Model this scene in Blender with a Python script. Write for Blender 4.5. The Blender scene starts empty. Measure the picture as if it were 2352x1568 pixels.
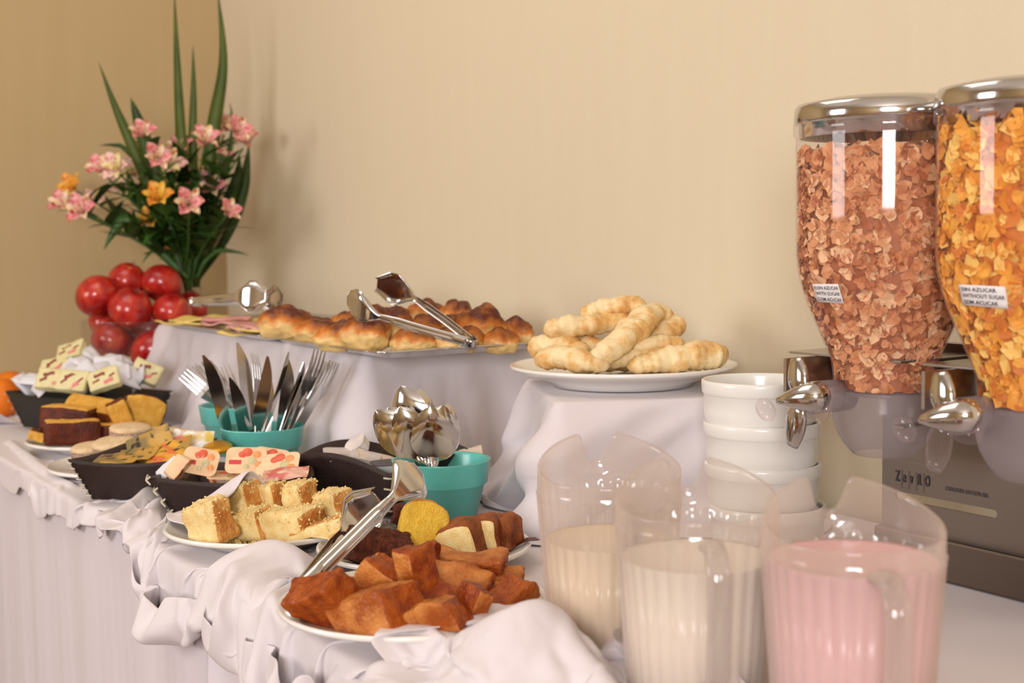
import bpy, bmesh, math, random
import numpy as np
from mathutils import Vector, Matrix, Euler, noise, Quaternion

random.seed(7); np.random.seed(7)
C = bpy.context.scene.collection
PI = math.pi

# ------------------------------------------------------------------ camera
EYE = Vector((0.0, 0.0, 1.11))
AZ = math.radians(32.8); PITCH = math.radians(4.5); ROLL = math.radians(0.8)
F = 3100.0
FH = Vector((math.sin(AZ), math.cos(AZ), 0)); RH = Vector((math.cos(AZ), -math.sin(AZ), 0))
fw = (FH * math.cos(PITCH) + Vector((0, 0, -math.sin(PITCH)))).normalized()
rt = RH.copy(); up = rt.cross(fw).normalized()
rt2 = rt * math.cos(ROLL) + up * math.sin(ROLL)
up2 = up * math.cos(ROLL) - rt * math.sin(ROLL)
rt2, up2 = (rt * math.cos(ROLL) - up * math.sin(ROLL)), (up * math.cos(ROLL) + rt * math.sin(ROLL))
cam_data = bpy.data.cameras.new('camera'); cam = bpy.data.objects.new('camera', cam_data); C.objects.link(cam)
M = Matrix((rt2, up2, -fw)).transposed().to_4x4(); M.translation = EYE
cam.matrix_world = M
cam_data.sensor_width = 36; cam_data.lens = 36 * F / 2352
cam_data.clip_start = 0.05; cam_data.clip_end = 50
cam_data.dof.use_dof = True; cam_data.dof.focus_distance = 1.5; cam_data.dof.aperture_fstop = 6.3
bpy.context.scene.camera = cam

# ------------------------------------------------------------------ world, lights, exposure
w = bpy.data.worlds.new('world'); bpy.context.scene.world = w; w.use_nodes = True
w.node_tree.nodes['Background'].inputs[0].default_value = (0.93, 0.9, 0.9, 1)
w.node_tree.nodes['Background'].inputs[1].default_value = 0.36
vs = bpy.context.scene.view_settings
vs.view_transform = 'Standard'; vs.look = 'None'; vs.gamma = 1; vs.use_curve_mapping = False; vs.exposure = -0.02

def area(name, loc, target, sx, sy, power, col):
    d = bpy.data.lights.new(name, 'AREA'); d.shape = 'RECTANGLE'; d.size = sx; d.size_y = sy; d.energy = power; d.color = col
    o = bpy.data.objects.new(name, d); C.objects.link(o); o.location = loc
    o.rotation_euler = (Vector(target) - Vector(loc)).to_track_quat('-Z', 'Y').to_euler()
    return o
area('window_daylight', (-1.9, 1.95, 1.50), (1.1, 1.7, 0.9), 1.0, 0.9, 27, (1.0, 0.992, 1.02))
area('second_window_daylight', (-2.1, -2.2, 1.60), (1.0, 1.7, 0.9), 1.2, 1.0, 108, (1.0, 0.992, 1.02))
area('overhead_fill', (0.2, 1.9, 2.68), (0.2, 1.9, 0), 1.2, 1.2, 9, (1.0, 0.94, 0.88))  # added fill light under the ceiling to lift the shade, not a known lamp

# ------------------------------------------------------------------ projection helpers (world positions, real sizes)
def project(p):
    v = Vector(p) - EYE
    z = v.dot(fw)
    return (1176 + F * v.dot(rt2) / z, 784 - F * v.dot(up2) / z)
def ray(px, py):
    return (fw + rt2 * ((px - 1176) / F) + up2 * ((784 - py) / F)).normalized()
def at(px, py, z):
    r = ray(px, py); return EYE + r * ((z - EYE.z) / r.z)
def atx(px, py, x):
    r = ray(px, py); return EYE + r * ((x - EYE.x) / r.x)
def WD(px, d, z):
    l = (px - 1176) / F * d
    for _ in range(6):
        p = RH * l + FH * d; p.z = z
        l += (px - project(p)[0]) / F * d
    p = RH * l + FH * d; p.z = z
    return p
def WZ(px, py, d):
    """point at horizontal depth d seen at px,py"""
    r = ray(px, py); return EYE + r * (d / r.dot(FH))

TZ = 0.75          # table top
WX = 1.27          # wall_right
EX = 0.50          # front edge of the table

# ------------------------------------------------------------------ object helpers
def link(o, parent=None):
    C.objects.link(o)
    if parent is not None: o.parent = parent
    return o
def tag(o, label=None, cat=None, group=None, kind=None):
    if label: o['label'] = label
    if cat: o['category'] = cat
    if group: o['group'] = group
    if kind: o['kind'] = kind
    return o
def thing(name, label, cat, loc=(0, 0, 0), rot=(0, 0, 0), group=None):
    o = bpy.data.objects.new(name, None); o.empty_display_size = 0.02; C.objects.link(o)
    o.location = loc; o.rotation_euler = rot
    return tag(o, label, cat, group)
def mesh(name, V, Fc, mat, parent=None, smooth=True, fm=None, loc=None, rot=None):
    me = bpy.data.meshes.new(name)
    me.from_pydata([tuple(map(float, v)) for v in V], [], [tuple(map(int, f)) for f in Fc])
    mats = mat if isinstance(mat, (list, tuple)) else [mat]
    for m in mats: me.materials.append(m)
    if fm is not None: me.polygons.foreach_set('material_index', np.array(fm, dtype=np.int32))
    if smooth: me.polygons.foreach_set('use_smooth', [True] * len(me.polygons))
    me.update()
    o = bpy.data.objects.new(name, me); link(o, parent)
    if loc is not None: o.location = loc
    if rot is not None: o.rotation_euler = rot
    return o
class MB:
    def __init__(s): s.V = []; s.F = []; s.M = []
    def add(s, V, Fc, m=0, mtx=None):
        n = len(s.V)
        if mtx is not None: V = [mtx @ Vector(v) for v in V]
        s.V.extend([tuple(v) for v in V]); s.F.extend([tuple(i + n for i in f) for f in Fc])
        s.M.extend(list(m) if isinstance(m, (list, tuple, np.ndarray)) else [m] * len(Fc))
        return s
    def obj(s, name, mat, parent=None, smooth=True, loc=None, rot=None):
        return mesh(name, s.V, s.F, mat, parent, smooth, s.M, loc, rot)
def copy_tree(o, parent=None):
    c = o.copy(); C.objects.link(c)
    if parent is not None: c.parent = parent; c.matrix_parent_inverse = o.matrix_parent_inverse.copy()
    for ch in list(o.children): copy_tree(ch, c)
    return c
def lathe(prof, seg=48, ribs=None, close=False):
    """prof: [(r,z)...]; ribs(a, k) -> radius multiplier"""
    V = []; Fc = []
    for k, (r, z) in enumerate(prof):
        for i in range(seg):
            a = 2 * PI * i / seg; q = r * (ribs(a, k) if ribs else 1)
            V.append((q * math.cos(a), q * math.sin(a), z))
    n = len(prof)
    for k in range(n - 1 + (1 if close else 0)):
        k2 = (k + 1) % n
        for i in range(seg):
            j = (i + 1) % seg
            Fc.append((k * seg + i, k * seg + j, k2 * seg + j, k2 * seg + i))
    return V, Fc
def tube(path, rad, seg=8, caps=True, flat=None, upv=None):
    """sweep along path; rad list or number; flat = (sx,sy) cross-section scale"""
    P = [Vector(p) for p in path]; n = len(P)
    if not hasattr(rad, '__len__'): rad = [rad] * n
    V = []; Fc = []; nrm = None
    for k in range(n):
        t = (P[min(k + 1, n - 1)] - P[max(k - 1, 0)]).normalized()
        if nrm is None:
            a = Vector(upv) if upv else (Vector((0, 0, 1)) if abs(t.z) < 0.9 else Vector((1, 0, 0)))
            nrm = (a - t * a.dot(t)).normalized()
        else: nrm = (nrm - t * nrm.dot(t)).normalized()
        b = t.cross(nrm)
        sx, sy = (1, 1) if flat is None else (flat[k] if hasattr(flat[0], '__len__') else flat)
        for i in range(seg):
            a = 2 * PI * i / seg
            V.append(P[k] + nrm * (math.cos(a) * rad[k] * sx) + b * (math.sin(a) * rad[k] * sy))
    for k in range(n - 1):
        for i in range(seg):
            j = (i + 1) % seg
            Fc.append((k * seg + i, k * seg + j, (k + 1) * seg + j, (k + 1) * seg + i))
    if caps: Fc.append(tuple(range(seg))[::-1]); Fc.append(tuple(range((n - 1) * seg, n * seg)))
    return V, Fc
def boxm(sx, sy, sz, c=(0, 0, 0)):
    V = [(c[0] + sx * x / 2, c[1] + sy * y / 2, c[2] + sz * z / 2) for x in (-1, 1) for y in (-1, 1) for z in (-1, 1)]
    return V, [(0, 1, 3, 2), (4, 6, 7, 5), (0, 4, 5, 1), (2, 3, 7, 6), (0, 2, 6, 4), (1, 5, 7, 3)]
_cg = {}
def cubegrid(n):
    """welded surface grid of the cube [-1,1]^3: verts, faces, face side id (0..5: -x +x -y +y -z +z)"""
    if n in _cg: return _cg[n]
    idx = {}; V = []; Fc = []; S = []
    def vid(a, b, c):
        k = (a, b, c)
        if k not in idx: idx[k] = len(V); V.append((2 * a / n - 1, 2 * b / n - 1, 2 * c / n - 1))
        return idx[k]
    for ax in range(3):
        for sd in (0, n):
            for i in range(n):
                for j in range(n):
                    q = []
                    for (di, dj) in ((0, 0), (1, 0), (1, 1), (0, 1)):
                        t = [0, 0, 0]; t[ax] = sd; t[(ax + 1) % 3] = i + di; t[(ax + 2) % 3] = j + dj
                        q.append(vid(*t))
                    Fc.append(tuple(q) if sd else tuple(q[::-1])); S.append(ax * 2 + (1 if sd else 0))
    _cg[n] = (V, Fc, S); return _cg[n]
def rbox(n, half, r):
    """rounded box points from the cube grid"""
    V, Fc, S = cubegrid(n); out = []
    h = Vector(half)
    for v in V:
        # spread samples so the rounding gets points
        q = [math.copysign(abs(c) ** 0.75, c) for c in v]
        p = Vector((q[0] * h.x, q[1] * h.y, q[2] * h.z))
        c = Vector([max(-h[i] + r, min(h[i] - r, p[i])) for i in range(3)])
        d = p - c
        out.append(c + d.normalized() * r if d.length > 1e-9 else p)
    return out, Fc, S
def nz(p, s, seed=0):
    return noise.noise(Vector((p[0] * s + seed * 13.7, p[1] * s - seed * 7.1, p[2] * s + seed * 3.3)))

# ------------------------------------------------------------------ material helpers
def lin(c):
    c = [x / 255.0 for x in c]
    return tuple([(x / 12.92 if x <= 0.04045 else ((x + 0.055) / 1.055) ** 2.4) for x in c] + [1.0])
def newmat(name):
    m = bpy.data.materials.new(name); m.use_nodes = True
    nt = m.node_tree; b = nt.nodes['Principled BSDF']
    return m, nt, b
def simple(name, col, rough=0.5, metal=0.0, spec=0.5, sss=0, coat=0, bump=0, bscale=200, var=None, vscale=20, coords='Object', aniso=0, vdet=4, ramp=(0.35, 0.65)):
    """principled with optional colour variation (var = second srgb colour) and noise bump"""
    m, nt, b = newmat(name)
    b.inputs['Base Color'].default_value = lin(col); b.inputs['Roughness'].default_value = rough
    b.inputs['Metallic'].default_value = metal; b.inputs['Specular IOR Level'].default_value = spec
    if sss: b.inputs['Subsurface Weight'].default_value = sss; b.inputs['Subsurface Scale'].default_value = 0.004
    if coat: b.inputs['Coat Weight'].default_value = coat; b.inputs['Coat Roughness'].default_value = 0.08
    if var is not None or bump:
        tc = nt.nodes.new('ShaderNodeTexCoord')
    if var is not None:
        n = nt.nodes.new('ShaderNodeTexNoise'); n.inputs['Scale'].default_value = vscale; n.inputs['Detail'].default_value = vdet
        nt.links.new(tc.outputs[coords], n.inputs['Vector'])
        r = nt.nodes.new('ShaderNodeValToRGB'); r.color_ramp.elements[0].position = ramp[0]; r.color_ramp.elements[1].position = ramp[1]
        r.color_ramp.elements[0].color = lin(col); r.color_ramp.elements[1].color = lin(var)
        nt.links.new(n.outputs[0], r.inputs[0]); nt.links.new(r.outputs[0], b.inputs['Base Color'])
    if bump:
        n2 = nt.nodes.new('ShaderNodeTexNoise'); n2.inputs['Scale'].default_value = bscale; n2.inputs['Detail'].default_value = 3
        nt.links.new(tc.outputs[coords], n2.inputs['Vector'])
        bp = nt.nodes.new('ShaderNodeBump'); bp.inputs['Strength'].default_value = bump; bp.inputs['Distance'].default_value = 0.002
        nt.links.new(n2.outputs[0], bp.inputs['Height']); nt.links.new(bp.outputs[0], b.inputs['Normal'])
    return m
def clearmat(name, tint=(0.97, 0.97, 0.97), gloss_rough=0.06, haze=0.05, haze_col=(230, 225, 225), edge=0.35, hpow=5):
    """thin clear plastic or glass: transparent + reflection by facing, plus a little milky diffuse"""
    m, nt, b = newmat(name); nt.nodes.remove(b); out = nt.nodes['Material Output']
    tr = nt.nodes.new('ShaderNodeBsdfTransparent'); tr.inputs[0].default_value = (*tint, 1)
    gl = nt.nodes.new('ShaderNodeBsdfGlossy'); gl.inputs['Roughness'].default_value = gloss_rough; gl.inputs[0].default_value = (1, 1, 1, 1)
    df = nt.nodes.new('ShaderNodeBsdfDiffuse'); df.inputs[0].default_value = lin(haze_col)
    tl = nt.nodes.new('ShaderNodeBsdfTranslucent'); tl.inputs[0].default_value = lin(haze_col)
    md = nt.nodes.new('ShaderNodeMixShader'); md.inputs[0].default_value = 0.5
    nt.links.new(df.outputs[0], md.inputs[1]); nt.links.new(tl.outputs[0], md.inputs[2])
    lw = nt.nodes.new('ShaderNodeLayerWeight'); lw.inputs[0].default_value = 0.5
    def fac(power, mul, add):
        p_ = nt.nodes.new('ShaderNodeMath'); p_.operation = 'POWER'; p_.inputs[1].default_value = power; nt.links.new(lw.outputs['Facing'], p_.inputs[0])
        q_ = nt.nodes.new('ShaderNodeMath'); q_.operation = 'MULTIPLY_ADD'; q_.inputs[1].default_value = mul; q_.inputs[2].default_value = add; q_.use_clamp = True
        nt.links.new(p_.outputs[0], q_.inputs[0]); return q_
    # a thicker wall is crossed at grazing angles: more haze, more reflection
    m1 = nt.nodes.new('ShaderNodeMixShader'); nt.links.new(fac(hpow, edge, haze).outputs[0], m1.inputs[0])
    nt.links.new(tr.outputs[0], m1.inputs[1]); nt.links.new(md.outputs[0], m1.inputs[2])
    m2 = nt.nodes.new('ShaderNodeMixShader'); nt.links.new(fac(5, .30, .035).outputs[0], m2.inputs[0])
    nt.links.new(m1.outputs[0], m2.inputs[1]); nt.links.new(gl.outputs[0], m2.inputs[2])
    nt.links.new(m2.outputs[0], out.inputs[0])
    return m
# ================================================================== SETTING
def wall_mat(name, c1, c2):
    m, nt, b = newmat(name); b.inputs['Roughness'].default_value = 0.75; b.inputs['Specular IOR Level'].default_value = 0.25
    tc = nt.nodes.new('ShaderNodeTexCoord'); mp = nt.nodes.new('ShaderNodeMapping'); mp.inputs['Scale'].default_value = (14, 14, 1.2)
    n = nt.nodes.new('ShaderNodeTexNoise'); n.inputs['Scale'].default_value = 3; n.inputs['Detail'].default_value = 5
    nt.links.new(tc.outputs['Object'], mp.inputs[0]); nt.links.new(mp.outputs[0], n.inputs['Vector'])
    r = nt.nodes.new('ShaderNodeValToRGB'); r.color_ramp.elements[0].position = .3; r.color_ramp.elements[1].position = .7
    r.color_ramp.elements[0].color = lin(c1); r.color_ramp.elements[1].color = lin(c2)
    nt.links.new(n.outputs[0], r.inputs[0]); nt.links.new(r.outputs[0], b.inputs['Base Color'])
    n2 = nt.nodes.new('ShaderNodeTexNoise'); n2.inputs['Scale'].default_value = 420; n2.inputs['Detail'].default_value = 2
    nt.links.new(tc.outputs['Object'], n2.inputs['Vector'])
    bp = nt.nodes.new('ShaderNodeBump'); bp.inputs['Strength'].default_value = .35; bp.inputs['Distance'].default_value = .001
    nt.links.new(n2.outputs[0], bp.inputs['Height']); nt.links.new(bp.outputs[0], b.inputs['Normal'])
    return m
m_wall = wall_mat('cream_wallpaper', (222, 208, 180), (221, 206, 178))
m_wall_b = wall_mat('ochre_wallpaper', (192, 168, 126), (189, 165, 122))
m_ceiling = simple('ceiling_paint', (235, 230, 220), .8)
m_floor = simple('floor_wood', (110, 80, 58), .4, var=(132, 98, 70), vscale=6)
LY = 3.32
def slab(name, lo, hi, mat):
    c = [(a + b) / 2 for a, b in zip(lo, hi)]; s = [b - a for a, b in zip(lo, hi)]
    V, Fc = boxm(*s)
    o = mesh(name, V, Fc, mat, smooth=False, loc=c); o['kind'] = 'structure'; return o
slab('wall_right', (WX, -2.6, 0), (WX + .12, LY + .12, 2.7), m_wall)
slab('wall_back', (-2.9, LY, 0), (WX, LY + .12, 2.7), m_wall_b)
slab('floor', (-2.9, -2.6, -.1), (WX, LY, 0), m_floor)
slab('ceiling', (-2.9, -2.6, 2.7), (WX + .12, LY + .12, 2.8), m_ceiling)
slab('wall_left', (-3.02, -2.6, 0), (-2.9, LY + .12, 2.7), m_wall_b)
slab('wall_front', (-3.02, -2.72, 0), (WX + .12, -2.6, 2.7), m_wall_b)

# ================================================================== TABLE AND CLOTHS
def cloth_mat(name, col=(220, 211, 214), bump=.25, sc=900):
    m, nt, b = newmat(name); b.inputs['Base Color'].default_value = lin(col); b.inputs['Roughness'].default_value = .62
    b.inputs['Specular IOR Level'].default_value = .3
    b.inputs['Sheen Weight'].default_value = .15
    tc = nt.nodes.new('ShaderNodeTexCoord')
    n = nt.nodes.new('ShaderNodeTexNoise'); n.inputs['Scale'].default_value = sc; n.inputs['Detail'].default_value = 2
    nt.links.new(tc.outputs['Object'], n.inputs['Vector'])
    bp = nt.nodes.new('ShaderNodeBump'); bp.inputs['Strength'].default_value = bump; bp.inputs['Distance'].default_value = .0006
    nt.links.new(n.outputs[0], bp.inputs['Height']); nt.links.new(bp.outputs[0], b.inputs['Normal'])
    return m
m_cloth = cloth_mat('white_table_linen'); m_skirt = cloth_mat('white_skirt_linen', (216, 207, 212))
m_wood = simple('table_wood', (120, 86, 58), .5, var=(98, 70, 46), vscale=8)

def grid_faces(nu, nv):
    return [(i * nv + j, (i + 1) * nv + j, (i + 1) * nv + j + 1, i * nv + j + 1) for i in range(nu - 1) for j in range(nv - 1)]
def npmesh(name, A, mat, parent=None):
    nu, nv = A.shape[:2]
    return mesh(name, A.reshape(-1, 3), grid_faces(nu, nv), mat, parent)
def solid(o, t=.0015):
    md = o.modifiers.new('thickness', 'SOLIDIFY'); md.thickness = t; md.offset = 0
    return o

def npn(X, Y, Z=0.0, seed=0):
    """cheap smooth noise on arrays: a few rotated sines"""
    r = np.random.RandomState(seed); s = 0
    for k in range(7):
        a, b, p = r.normal(0, 1), r.normal(0, 1), r.uniform(0, 6.28)
        s = s + np.sin(X * a * 1.3 + Y * b * 1.3 + p + 1.1 * np.sin(Y * a * .6 + X * b * .5 + p * 2)) / 7 * 1.9
    return s

# ---- the table itself
tb = thing('buffet_table', 'long buffet table hidden under white linen along the cream wall', 'table', ((EX + WX) / 2, 1.3, 0))
TL0, TL1 = -.35, 3.28
V, Fc = boxm(WX - EX - .03, TL1 - TL0, .03); mesh('table_top', V, Fc, m_wood, tb, False, loc=(0, (TL0 + TL1) / 2 - 1.3, TZ - .017))
for sx in (-1, 1):
    for yy in (TL0 + .1, TL1 - .1):
        V, Fc = boxm(.05, .05, TZ - .03); mesh('leg', V, Fc, m_wood, tb, False, loc=(sx * (WX - EX - .12) / 2, yy - 1.3, (TZ - .03) / 2))

# ---- flat base cloth on the top
nu, nv = 200, 50
yy, xx = np.meshgrid(np.linspace(TL0 - .01, TL1, nu), np.linspace(EX, WX - .01, nv), indexing='ij')
zz = TZ + .0012 + .0012 * (npn(xx * 18, yy * 14, seed=3)) * np.clip((xx - EX) / .1, 0, 1)
tc_o = thing('tablecloth', 'white linen tablecloth spread over the long buffet table', 'tablecloth', (0, 0, 0))
npmesh('top_sheet', np.stack([xx, yy, zz], -1), m_cloth, tc_o)
# skirt hanging at the front: two overlapping sheets, the seam seen as a dark line
def skirt_sheet(y0, y1, x0, seed, flip):
    nu, nv = int((y1 - y0) * 260) + 2, 40
    yy, tt = np.meshgrid(np.linspace(y0, y1, nu), np.linspace(0, 1, nv), indexing='ij')
    zz = TZ + .001 - tt * (TZ - .02)
    fold = npn(yy * 22 + tt * .8, tt * .6, seed=seed) * .0065 + npn(yy * 45 + tt * 2.5, tt * 1.6, seed=seed + 1) * .0012
    drape = np.clip(tt * 9, 0, 1)
    xx = x0 - .004 * np.sqrt(np.clip(tt * 30, 0, 1)) - fold * drape * (0.5 + tt) - .012 * tt
    if flip: xx = xx - .006 * np.exp(-((yy - y1) / .012) ** 2) * drape
    return np.stack([xx, yy, zz], -1)
seam = atx(525, 1500, EX).y
solid(npmesh('skirt_sheet', skirt_sheet(seam - .004, TL1, EX - .001, 11, False), m_skirt, tc_o))
solid(npmesh('skirt_sheet', skirt_sheet(TL0, seam, EX - .009, 17, True), m_skirt, tc_o))

# ---- draped riser: rounded-rectangle footprint, folds growing down the sides
def riser(name, label, x0, x1, y0, y1, h, seed, flare=.03, nf=1.0, diag=0.0, amp=.012, pool=.05, rz=0.0):
    t = thing(name, label, 'tablecloth', ((x0 + x1) / 2, (y0 + y1) / 2, TZ), (0, 0, rz))
    cx, cy = (x0 + x1) / 2, (y0 + y1) / 2; a, b = (x1 - x0) / 2, (y1 - y0) / 2; r = .012
    per = []
    def seg(p, q, n): 
        for i in range(n): per.append((p[0] + (q[0] - p[0]) * i / n, p[1] + (q[1] - p[1]) * i / n))
    def arc(c, a0, n):
        for i in range(n): an = a0 + PI / 2 * i / n; per.append((c[0] + r * math.cos(an), c[1] + r * math.sin(an)))
    den = 260
    seg((a, -b + r), (a, b - r), int(b * den)); arc((a - r, b - r), 0, 10)
    seg((a - r, b), (-a + r, b), int(a * den)); arc((-a + r, b - r), PI / 2, 10)
    seg((-a, b - r), (-a, -b + r), int(2 * b * den)); arc((-a + r, -b + r), PI, 10)
    seg((-a + r, -b), (a - r, -b), int(2 * a * den)); arc((a - r, -b + r), 1.5 * PI, 10)
    per = np.array(per); n = len(per)
    d = np.roll(per, -1, 0) - np.roll(per, 1, 0); nr = np.stack([d[:, 1], -d[:, 0]], 1); nr /= np.linalg.norm(nr, axis=1)[:, None] + 1e-9
    for _ in range(14): nr = (np.roll(nr, 1, 0) + nr * 2 + np.roll(nr, -1, 0)) / 4
    nr /= np.linalg.norm(nr, axis=1)[:, None] + 1e-9
    s = np.concatenate([[0], np.cumsum(np.linalg.norm(np.diff(per, axis=0), axis=1))])
    # corner distance for corner cones
    cw = np.exp(-(np.minimum.reduce([np.hypot(per[:, 0] - sx * a, per[:, 1] - sy * b) for sx in (-1, 1) for sy in (-1, 1)]) / .05) ** 2)
    rows = []
    for q in np.linspace(0, 1, 16)[:-1]:                                      # top
        k = q + .0005
        rows.append(np.stack([per[:, 0] * k, per[:, 1] * k, np.full(n, h)], 1))
    NV = 64
    for j in range(NV + 14):
        v = min(j / NV, 1.0)
        zz = h * (1 - v); pl = max(0, j - NV) / 14
        f1 = npn(s * 26 * nf + v * 1.2 + (s * 0 + v * diag), v * 1.4, seed=seed)
        f2 = npn(s * 58 * nf + v * diag * 2.2, v * 3.2, seed=seed + 5)
        f1 = np.sign(f1) * np.abs(f1) ** .8
        # make folds periodic: fade at the seam (far side)
        fall = np.minimum(1, np.minimum(s, s[-1] - s) / .1); f1 = f1 + .35 * np.abs(npn(s * 34 * nf + v * diag, v * .8, seed=seed + 2)) ** .6
        fo = (f1 * amp * (v ** 1.1) + f2 * amp * .30 * np.sqrt(v)) * fall + amp * .8 * v
        fo = fo + cw * (.035 * v ** .9)
        off = np.maximum(fo + flare * v ** 1.5, -.004 * v) + .0015
        off = off + pl * pool * (1 + .5 * npn(s * 16, s * 0, seed=seed + 9))
        z = np.full(n, zz) - .004 * min(1, v * 12) * 0
        if v < .06: off = off * (v / .06); 
        if j > NV: z = z + .006 * math.sin(pl * PI) * (1 + f1) + .0025
        else: z = np.maximum(z, .003)
        z = z - .003 * (1 - math.exp(-v * 40)) * 0
        rows.append(np.stack([per[:, 0] + nr[:, 0] * off, per[:, 1] + nr[:, 1] * off, z], 1))
    A = np.array(rows); A = np.concatenate([A, A[:, :1]], 1)
    # keep off the wall
    ca, sa = math.cos(rz), math.sin(rz); wxx = A[..., 0] * ca - A[..., 1] * sa + cx; ex = np.maximum(wxx - (WX - .006), 0)
    A[..., 0] -= ex * ca; A[..., 1] += ex * sa
    o = npmesh('draped_sheet', A[:, ::-1], m_cloth, t)
    # soften
    ms = o.modifiers.new('soft', 'SMOOTH'); ms.factor = .5; ms.iterations = 3
    return t
RT = TZ + .186      # tray riser top
riser('tray_riser_cloth', 'white linen draped over the long riser under the two steel trays', .90, 1.20, 1.80, 2.76, RT - TZ, 21, flare=.022, diag=1.5, amp=.034, pool=.02)
RP = TZ + .160
riser('plate_riser_cloth', 'white linen draped over the riser under the plate of long pastries', .96, 1.20, 1.255, 1.53, RP - TZ, 33, flare=.02, nf=.6, diag=4.0, amp=.026, pool=.02, rz=math.radians(-26))
# ================================================================== BUNCHED CLOTHS: sheets with spare length let fall on the table (small position-based cloth solver)
m_napkin = cloth_mat('white_bunched_linen', (220, 211, 213))
def catmull(P, n=8):
    P = [np.array(p, float) for p in P]; Q = [2 * P[0] - P[1]] + P + [2 * P[-1] - P[-2]]; out = []
    for i in range(1, len(Q) - 2):
        for k in range(n):
            t = k / n; a, b, c, d = Q[i - 1], Q[i], Q[i + 1], Q[i + 2]
            out.append(.5 * ((2 * b) + (-a + c) * t + (2 * a - 5 * b + 4 * c - d) * t * t + (-a + 3 * b - 3 * c + d) * t ** 3))
    out.append(P[-1]); return out
# things standing on the cloth: discs (x, y, foot radius, rim radius, rim height) and tray footprints
P_front = WD(950, 1.225, TZ + .006); P_choc = WD(975, 1.462, TZ + .005); P_nut = WD(612, 1.565, TZ + .007)
P_alf = WD(292, 2.06, TZ + .005); P_cake = WD(232, 2.29, TZ + .005)
ZA = TZ + .006
def rimc(px, d, z):
    p = WD(px, d, z); return (p.x, p.y)
A = [rimc(155, 1.81, ZA + .06), rimc(425, 1.80, ZA + .06), rimc(500, 1.99, ZA + .06), rimc(315, 2.00, ZA + .06)]
B = [rimc(338, 1.69, ZA + .056), rimc(708, 1.655, ZA + .056), rimc(712, 1.80, ZA + .056), rimc(438, 1.82, ZA + .056)]
Cc = [rimc(893, 1.665, ZA + .058), rimc(1124, 1.76, ZA + .058), rimc(905, 1.885, ZA + .058), rimc(670, 1.80, ZA + .058)]
D_ = [rimc(192, 2.42, ZA + .07), rimc(396, 2.54, ZA + .07), rimc(235, 2.72, ZA + .07), rimc(12, 2.58, ZA + .07)]
DISCS = [(P_front, .068, .124, .020), (P_choc, .064, .117, .018), (P_nut, .064, .117, .020), (P_alf, .064, .118, .014), (P_cake, .066, .122, .020)]
HX0, HX1, HY0, HY1, HR = .30, 1.05, .30, 2.95, .0025
_gx, _gy = np.meshgrid(np.arange(HX0, HX1, HR), np.arange(HY0, HY1, HR), indexing='ij')
CEIL = np.full(_gx.shape, 9.0)            # the underside of what stands on the cloth
for c, rf, rr_, h in DISCS:
    q = np.hypot(_gx - c.x, _gy - c.y); under = c.z - .003 + np.clip((q - rf) / (rr_ - rf), 0, 1) * (h - .005)
    CEIL = np.where(q < rr_ + .001, np.minimum(CEIL, under), CEIL)
for K, top in ((A, .06), (B, .056), (Cc, .058), (D_, .07)):
    cx = sum(k[0] for k in K) / 4; cy = sum(k[1] for k in K) / 4
    for f, zc in ((1.0, None),):
        dmin = np.full(_gx.shape, 9.0)
        for i in range(4):
            a, b = K[i], K[(i + 1) % 4]; ex, ey = b[0] - a[0], b[1] - a[1]; L = math.hypot(ex, ey)
            nx, ny = ey / L, -ex / L
            if (cx - a[0]) * nx + (cy - a[1]) * ny < 0: nx, ny = -nx, -ny
            dmin = np.minimum(dmin, (_gx - a[0]) * nx + (_gy - a[1]) * ny)
        CEIL = np.where(dmin > -.002, np.minimum(CEIL, ZA - .003 + np.clip((.030 - dmin) / .030, 0, 1) * top * .9), CEIL)
def hmap(ridges, cap=True):
    """support surface raised under the ridges: (px, py, height mm) polylines"""
    H = np.full(_gx.shape, TZ + .0025)
    for rd in ridges:
        pts = []
        for px, py, h in rd:
            p = at(px, py, TZ + h / 1000.0); pts.append((p.x, p.y, h / 1000.0))
        Q = catmull(pts, 5)
        for a, b in zip(Q, Q[1:]):
            d = b[:2] - a[:2]; L2 = max(1e-9, d @ d)
            t = np.clip(((_gx - a[0]) * d[0] + (_gy - a[1]) * d[1]) / L2, 0, 1)
            q = np.hypot(_gx - a[0] - t * d[0], _gy - a[1] - t * d[1]); hh = a[2] + (b[2] - a[2]) * t
            H = np.maximum(H, TZ + hh - np.sqrt(q * q + .006 ** 2) * 1.6 + .006 * 1.6)
    return np.minimum(H, CEIL - .0005) if cap else H
def look(Mp, X):
    i = np.clip(((X[..., 0] - HX0) / HR).astype(int), 0, Mp.shape[0] - 1); j = np.clip(((X[..., 1] - HY0) / HR).astype(int), 0, Mp.shape[1] - 1)
    return Mp[i, j]
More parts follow.
